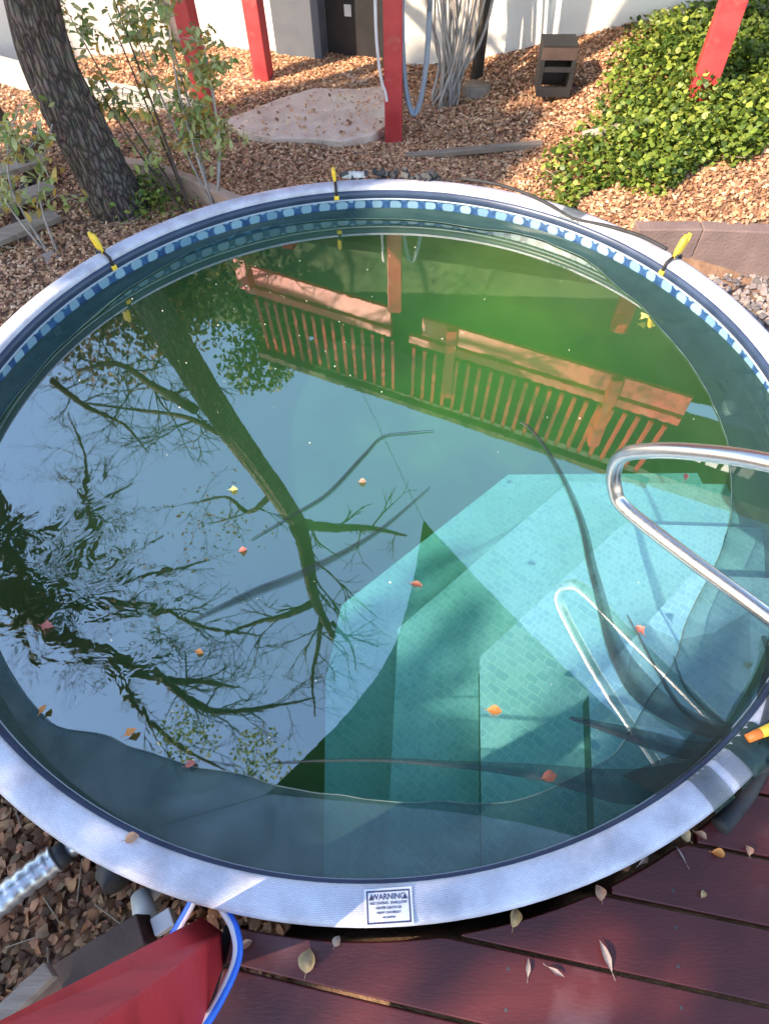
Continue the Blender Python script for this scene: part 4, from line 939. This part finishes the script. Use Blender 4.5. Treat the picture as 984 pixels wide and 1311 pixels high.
limb(t2, up([(-4.63, 2.02), (-4.46, 2.1), (-4.14, 2.4), (-3.66, 2.5), (-3.03, 2.93)]), .08, .008, tw, seed=13)
limb(t2, up([(-5.48, 2.75), (-5.02, 2.61), (-4.43, 2.71), (-4.09, 2.78)]), .08, .008, tw, seed=14)
limb(t2, up([(-5.27, 2.74), (-5.0, 2.86), (-4.51, 2.99), (-4.07, 3.34), (-3.65, 3.88)]), .07, .008, tw, seed=15)
limb(t2, up([(-4.11, 1.57), (-3.86, 2.69), (-4.1, 3.34), (-4.28, 3.9), (-4.51, 4.51), (-5.01, 5.36)]), .06, .008, tw, seed=16)
limb(t2, up([(-3.54, 4.47), (-4.0, 4.97), (-4.54, 5.2), (-5.16, 5.68)][::-1]), .06, .008, tw, seed=17)
limb(t2, up([(-5.92, 3.97), (-5.23, 3.25), (-4.94, 2.61), (-4.63, 2.19), (-4.25, 1.73)]), .12, .14, tw, seed=18)
limb(t2, up([(-2.64, .81), (-2.04, .4), (-1.44, .43), (-.83, .58)]), .05, .01, tw, seed=19)
limb(t2, up([(-3.68, 1.76), (-3.36, 2.08), (-2.76, 2.29), (-2.34, 2.51)]), .04, .01, tw, seed=20)
limb(t2, up([(-3.34, 1.12), (-2.9, .55), (-2.4, .1), (-1.8, -.2)]), .05, .01, tw, seed=21)
tag(tw.build('twigs', M['bark2'], t2), kind='stuff')
t1.location.z += .03; t2.location.z += .12
# crowns of leaves
def crown(name, blobs, n_, size, cols, parent, m_='green', flat=.9):
    P = []
    for i in range(n_):
        c, s = blobs[RNG.integers(0, len(blobs))]; q = RNG.normal(0, 1, 3); q /= np.linalg.norm(q); q *= RNG.random()**.4
        # clumping
        p = np.array(c)+q*np.array(s); g = noise.noise(Vector(p*1.6))
        if g < -.05 and RNG.random() < .85: continue
        P.append(p)
    o = scatter(name, P, size, cols, M[m_], None, flat=flat, zoff=0, kind=None)
    if parent is not None:
        o.parent = parent; o.matrix_parent_inverse = Matrix.Translation(-Vector(parent.location))
    o['kind'] = 'stuff'; return o
RUST = np.array([(.26, .12, .055), (.33, .17, .08), (.18, .10, .05), (.22, .17, .06), (.12, .13, .04)])
t3 = tag(empty('rusty_tree', (-4.4, 5.6, -.6)), 'rust and olive leaved tree at the left end of the house', 'tree')
b = MB(); b.tube(spline([(-4.4, 5.6, -.8), (-4.3, 5.5, 1), (-3.8, 5.2, 2.6)], 6), lerps(.14, .07, 13), 14, ridge=.1); b.build('trunk', M['bark2'], t3, True)
crown('crown', [((-2.9, 4.9, 2.2), (.9, .8, .9)), ((-3.6, 5.0, 3.0), (1.1, .9, .9)), ((-2.4, 4.6, 2.6), (.6, .5, .7))], 7000, (.06, .12), RUST, t3, 'leaf')
t4 = tag(empty('evergreen_bush', (-2.0, 5.1, -.5)), 'dark green bushy tree mirrored beside the end of the roof', 'tree')
b = MB(); b.tube(spline([(-2.0, 5.4, -.6), (-1.95, 5.3, 1.8), (-1.7, 4.9, 3.0)], 6), lerps(.08, .04, 13), 10); b.build('trunk', M['bark2'], t4, True)
crown('crown', [((-1.55, 4.5, 3.25), (.55, .5, .5)), ((-1.9, 4.6, 2.4), (.6, .5, .7)), ((-1.2, 4.5, 3.0), (.35, .3, .4))], 4500, (.05, .10), GRN*.6, t4)
# unseen oaks, added and placed to shade the deck, rim and yard
def oak(x, y, h, rx, rz, n_, label, cols, seed):
    t = tag(empty('added_shade_oak', (x, y, -.8)), label, 'tree', 'unseen evergreen oaks added to shade the yard')
    b = MB(); b.tube(spline([(x, y, -.9), (x+.1, y, h*.35), (x, y+.1, h*.6)], 6), lerps(.3, .14, 13), 14, ridge=.1); b.build('trunk', M['bark'], t, True)
    rnd = random.Random(seed)
    bl = [((x+rnd.uniform(-.5, .5)*rx, y+rnd.uniform(-.5, .5)*rx, h-rz+rnd.uniform(-.55, .45)*rz), (rx*.55, rx*.55, rz*.5)) for _ in range(9)]
    crown('crown', bl, n_, (.20, .38), cols, t)
OAKC = GRN*.45
oak(-7.65, -4.8, 5.9, 1.9, 2.5, 9000, 'broad evergreen oak added out of view left of the deck for shade', OAKC, 1)
oak(-5.2, -8.7, 9.8, 3.2, 3.6, 16000, 'tall evergreen oak added out of view behind the camera for shade', OAKC, 2)
oak(-8.9, -2.5, 9.3, 1.35, 3.2, 10000, 'low evergreen oak added out of view beyond the left edge for shade', OAKC, 3)

# leafy sprays hanging overhead near the deck
def leaf_spray(parent, centre, r, n_, cols, size=(.03, .06)):
    crown('leaf_spray', [(centre, (r, r, r*.8))], n_, size, cols, parent, 'green', 1.0)
leaf_spray(t2, (-1.35, -.15, 4.6), .30, 320, GRN); leaf_spray(t2, (-1.0, -.22, 4.7), .26, 260, GRN); leaf_spray(t2, (-2.1, .05, 4.5), .35, 380, GRN)
leaf_spray(t1, (-1.9, 2.5, 4.0), .7, 260, RUST*1.2); leaf_spray(t2, (-3.2, 2.2, 4.8), 1.0, 260, RUST*1.3)

# ------------------------------------------------------------------ shade sail overhead
A, B_, C_ = Vector((.40, 1.42, 2.67)), Vector((-.86, -.95, 2.57)), Vector((3.3, -2.1, 2.72))
sail = tag(empty('shade_sail', A), 'dark green triangular shade sail overhead, seen as a mirrored silhouette', 'shade sail')
N_ = 24; vs = []; fs = []; idx = {}
cen = (A+B_+C_)/3
def edge_pull(p, q, t, k): m_ = p.lerp(q, t); return m_+(cen-m_)*k*4*t*(1-t)
for i in range(N_+1):
    for j in range(N_+1-i):
        a, c = i/N_, j/N_; e = 1-a-c
        p = A*e+B_*a+C_*c
        # pull edges inwards (catenary hems)
        k = .0
        for s0, s1, opp, amt in ((e, a, c, .22), (a, c, e, .30), (c, e, a, .16)):
            if s0+s1 > 0: t = s0/(s0+s1); k += amt*4*t*(1-t)*(1-opp)**6
        p = p+(cen-p)*k; p.z += -.15*27*a*c*e*.3
        idx[i, j] = len(vs); vs.append(p)
for i in range(N_):
    for j in range(N_-i):
        fs.append((idx[i, j], idx[i+1, j], idx[i, j+1]))
        if i+j < N_-1: fs.append((idx[i+1, j], idx[i+1, j+1], idx[i, j+1]))
so = mesh('cloth', vs, fs, M['sail'], sail, True); sm = so.modifiers.new('thick', 'SOLIDIFY'); sm.thickness = .004
for p, q in ((A, A+(A-cen).normalized()*2.2+Vector((0, 0, .3))), (B_, B_+(B_-cen).normalized()*2.6+Vector((0, 0, .4)))):
    b = MB(); b.tube([p, q], .0025, 6); b.build('rope', M['strap'], sail)

# ------------------------------------------------------------------ saplings left of the pool
YG = np.array([(.36, .40, .12), (.44, .46, .18), (.50, .50, .24), (.22, .30, .08), (.55, .36, .08)])
def sapling(base, stems, leaves, label, seed):
    rnd = random.Random(seed); o = tag(empty('sapling', base), label, 'sapling')
    P = []
    for tip, bend in stems:
        base_v = Vector(base)+Vector((rnd.uniform(-.03, .03), rnd.uniform(-.03, .03), 0)); tip = Vector(tip); mid = base_v.lerp(tip, .5)+Vector(bend)
        b = MB(); p = spline([base_v, mid, tip], 8); b.tube(p, lerps(.010, .003, len(p)), 6); b.build('stem', M['vine'] if seed % 2 else M['wood'], o, True)
        tb = MB()
        for k in range(7):
            q = p[rnd.randint(7, len(p)-1)]; e = q+Vector((rnd.uniform(-.22, .22), rnd.uniform(-.2, .2), rnd.uniform(-.08, .2))); tb.tube([q, q.lerp(e, .5)+Vector((0, 0, .03)), e], [.003, .002, .0015], 4)
            for m in range(leaves):
                t = rnd.random(); P.append(q.lerp(e, t)+Vector((rnd.gauss(0, .035), rnd.gauss(0, .035), rnd.gauss(-.02, .035))))
        tag(tb.build('twigs', M['vine'], o), kind='stuff')
    l = scatter('leaves', P, (.04, .085), YG, M['green'], None, flat=.7, asp=.38, zoff=0, kind=None); l.parent = o; l.matrix_parent_inverse = Matrix.Translation(-Vector(base)); l['kind'] = 'stuff'
sapling((-1.02, 2.12, -.42), [((-1.25, 2.9, .62), (.05, -.05, .05)), ((-.96, 2.6, .45), (.05, 0, 0)), ((-1.1, 2.5, .72), (-.05, 0, .05)), ((-1.35, 2.6, .55), (-.02, 0, 0)), ((-.9, 2.35, .5), (.06, 0, 0))], 26, 'leafy yellow green sapling just behind the rim left of the patio', 1)
sapling((-1.15, 2.08, -.42), [((-1.75, 2.75, .55), (-.05, 0, .05)), ((-1.45, 2.7, .75), (0, 0, .05)), ((-1.6, 3.0, .5), (0, 0, 0)), ((-1.62, 2.45, .3), (-.05, 0, .05))], 18, 'thin pale sapling leaning left between tree trunk and curb', 2)
sapling((-1.98, 1.75, -.5), [((-2.0, 1.95, .28), (-.1, 0, .1)), ((-1.75, 1.95, .30), (-.1, 0, .05)), ((-2.25, 2.1, .2), (-.1, 0, .05))], 16, 'small leafy sprig with yellow leaves in front of the big trunk', 3)
pts = []
for i in range(700):
    x, y = random.gauss(-1.45, .16), random.gauss(2.3, .16)
    if math.hypot(x, y) < 1.88: continue
    pts.append((x, y, ground_z(x, y)+random.random()*.16))
scatter('low_weeds', pts, (.02, .045), GRN, M['green'], 'low green weeds between the big trunk and the curb', flat=.7)

# ------------------------------------------------------------------ bottom left corner
sp = tag(empty('wrapped_pipe', (-1.15, -1.65, -.6)), 'silver wrapped pipe with black coupling running out from under the rim', 'pipe')
b = MB(); b.tube([(-1.02, -1.53, -.52), (-1.09, -1.585, -.52)], .034, 18); b.build('pipe_end', M['silver'], sp, True)
b = MB(); b.tube([(-1.075, -1.575, -.52), (-1.12, -1.61, -.52)], .040, 18); b.build('coupling', M['dgrey'], sp, True)
b = MB(); b.tube(spline([(-1.11, -1.60, -.52), (-1.20, -1.675, -.51), (-1.285, -1.75, -.50)], 10), [.046+.004*math.sin(i*2.2) for i in range(21)], 22); b.build('sleeve', M['silver'], sp, True)
b = MB(); b.tube([(-1.28, -1.745, -.50), (-1.42, -1.86, -.48)], .038, 18); b.build('black_end', M['dgrey'], sp, True)
b = MB(); b.tube(spline([(-1.33, -1.30, -.25), (-1.25, -1.46, -.24), (-1.25, -1.58, -.26), (-1.33, -1.68, -.3)], 6), .045, 16); tag(b.build('black_hose', M['dgrey'], None, True), 'fat dark grey hose at the left edge below the rim', 'hose')
pv = tag(empty('pvc_fittings', (-.78, -1.72, -.55)), 'white and grey plastic valve fittings under the rim by the red board', 'fittings')
b = MB(); b.tube([(-.90, -1.64, -.47), (-.855, -1.675, -.45)], [.05, .052], 18); b.tube([(-.90, -1.64, -.47), (-.90, -1.64, -.6)], .03, 12); b.build('grey_cap', M['dgrey'], pv, True)
b = MB(); b.tube([(-.90, -1.60, -.46), (-.92, -1.62, -.46)], .032, 14); b.build('elbow', M['pvc'], pv, True)
b = MB(); b.tube([(-.785, -1.72, -.47), (-.745, -1.78, -.44), (-.72, -1.82, -.44)], [.030, .038, .034], 16); b.tube([(-.80, -1.76, -.5), (-.74, -1.70, -.5)], .022, 12); b.build('valve_body', M['pvc'], pv, True)
b = MB(); b.box((-.66, -1.80, -.36), (.06, .05, .05), Matrix.Rotation(.5, 3, 'Z')); b.build('white_block', M['pvc'], pv, bevel=.004)
b = MB(); b.beam((-1.02, -1.985, -.36), (-.70, -1.815, -.34), .085, .11); tag(b.build('dark_beam', M['wood'], bevel=.005), 'dark brown beam lying behind the red board', 'beam')
b = MB(); b.beam((-1.02, -2.04, -.16), (-.885, -1.905, -.18), .045, .05); tag(b.build('split_timber', M['oldwood'], bevel=.004), 'pale splintered timber end beside the dark beam', 'timber')
# red inclined handrail board
rb = tag(empty('red_handrail', (-.47, -1.85, -.3)), 'bright red sloping handrail board at the bottom left corner', 'handrail')
P1, P2 = Vector((-.508, -1.797, -.20)), Vector((-.444, -1.835, -.20)); Q1, Q2 = Vector((-.5646, -1.951, .6)), Vector((-.4124, -1.9546, .6))
Q1 = P1+(Q1-P1)*1.25; Q2 = P2+(Q2-P2)*1.25
P3, Q3 = Vector((-.438, -1.862, -.30)), Vector((-.40, -2.02, .10)); P4, Q4 = Vector((-.50, -1.83, -.30)), Vector((-.55, -2.02, .35))
b = MB(); b.add([P1, P2, P3, P4, Q1, Q2, Q3, Q4], [(0, 1, 2, 3), (1, 0, 4, 5), (2, 1, 5, 6), (3, 2, 6, 7), (0, 3, 7, 4), (7, 6, 5, 4)]); b.build('board', M['redrail'], rb, bevel=.004)
hs = tag(empty('striped_hose', (-.5, -1.8, -.2)), 'blue and white striped hose looping past the red board', 'hose')
hp = spline([(-.50, -1.70, -.12), (-.525, -1.765, -.16), (-.60, -1.86, -.24), (-.66, -1.93, -.36)], 8)
for nm, m_, off in (('white_side', 'hosewhite', .0), ('blue_side', 'hoseblue', .0065)):
    for pth in ([(-.50, -1.70, -.12), (-.525, -1.765, -.16), (-.60, -1.86, -.24), (-.66, -1.93, -.36)], [(-.47, -1.70, -.11), (-.428, -1.775, -.06), (-.378, -1.835, -.03), (-.362, -1.90, -.01), (-.395, -1.99, .03), (-.44, -2.06, .08)]):
        q = spline(pth, 8); sgn = -1 if pth[0][0] < -.49 else 1
        q = [p+Vector((off*sgn, 0, 0)) for p in q]; b = MB(); b.tube(q, .0095, 14); b.build(nm, M[m_], hs, True)
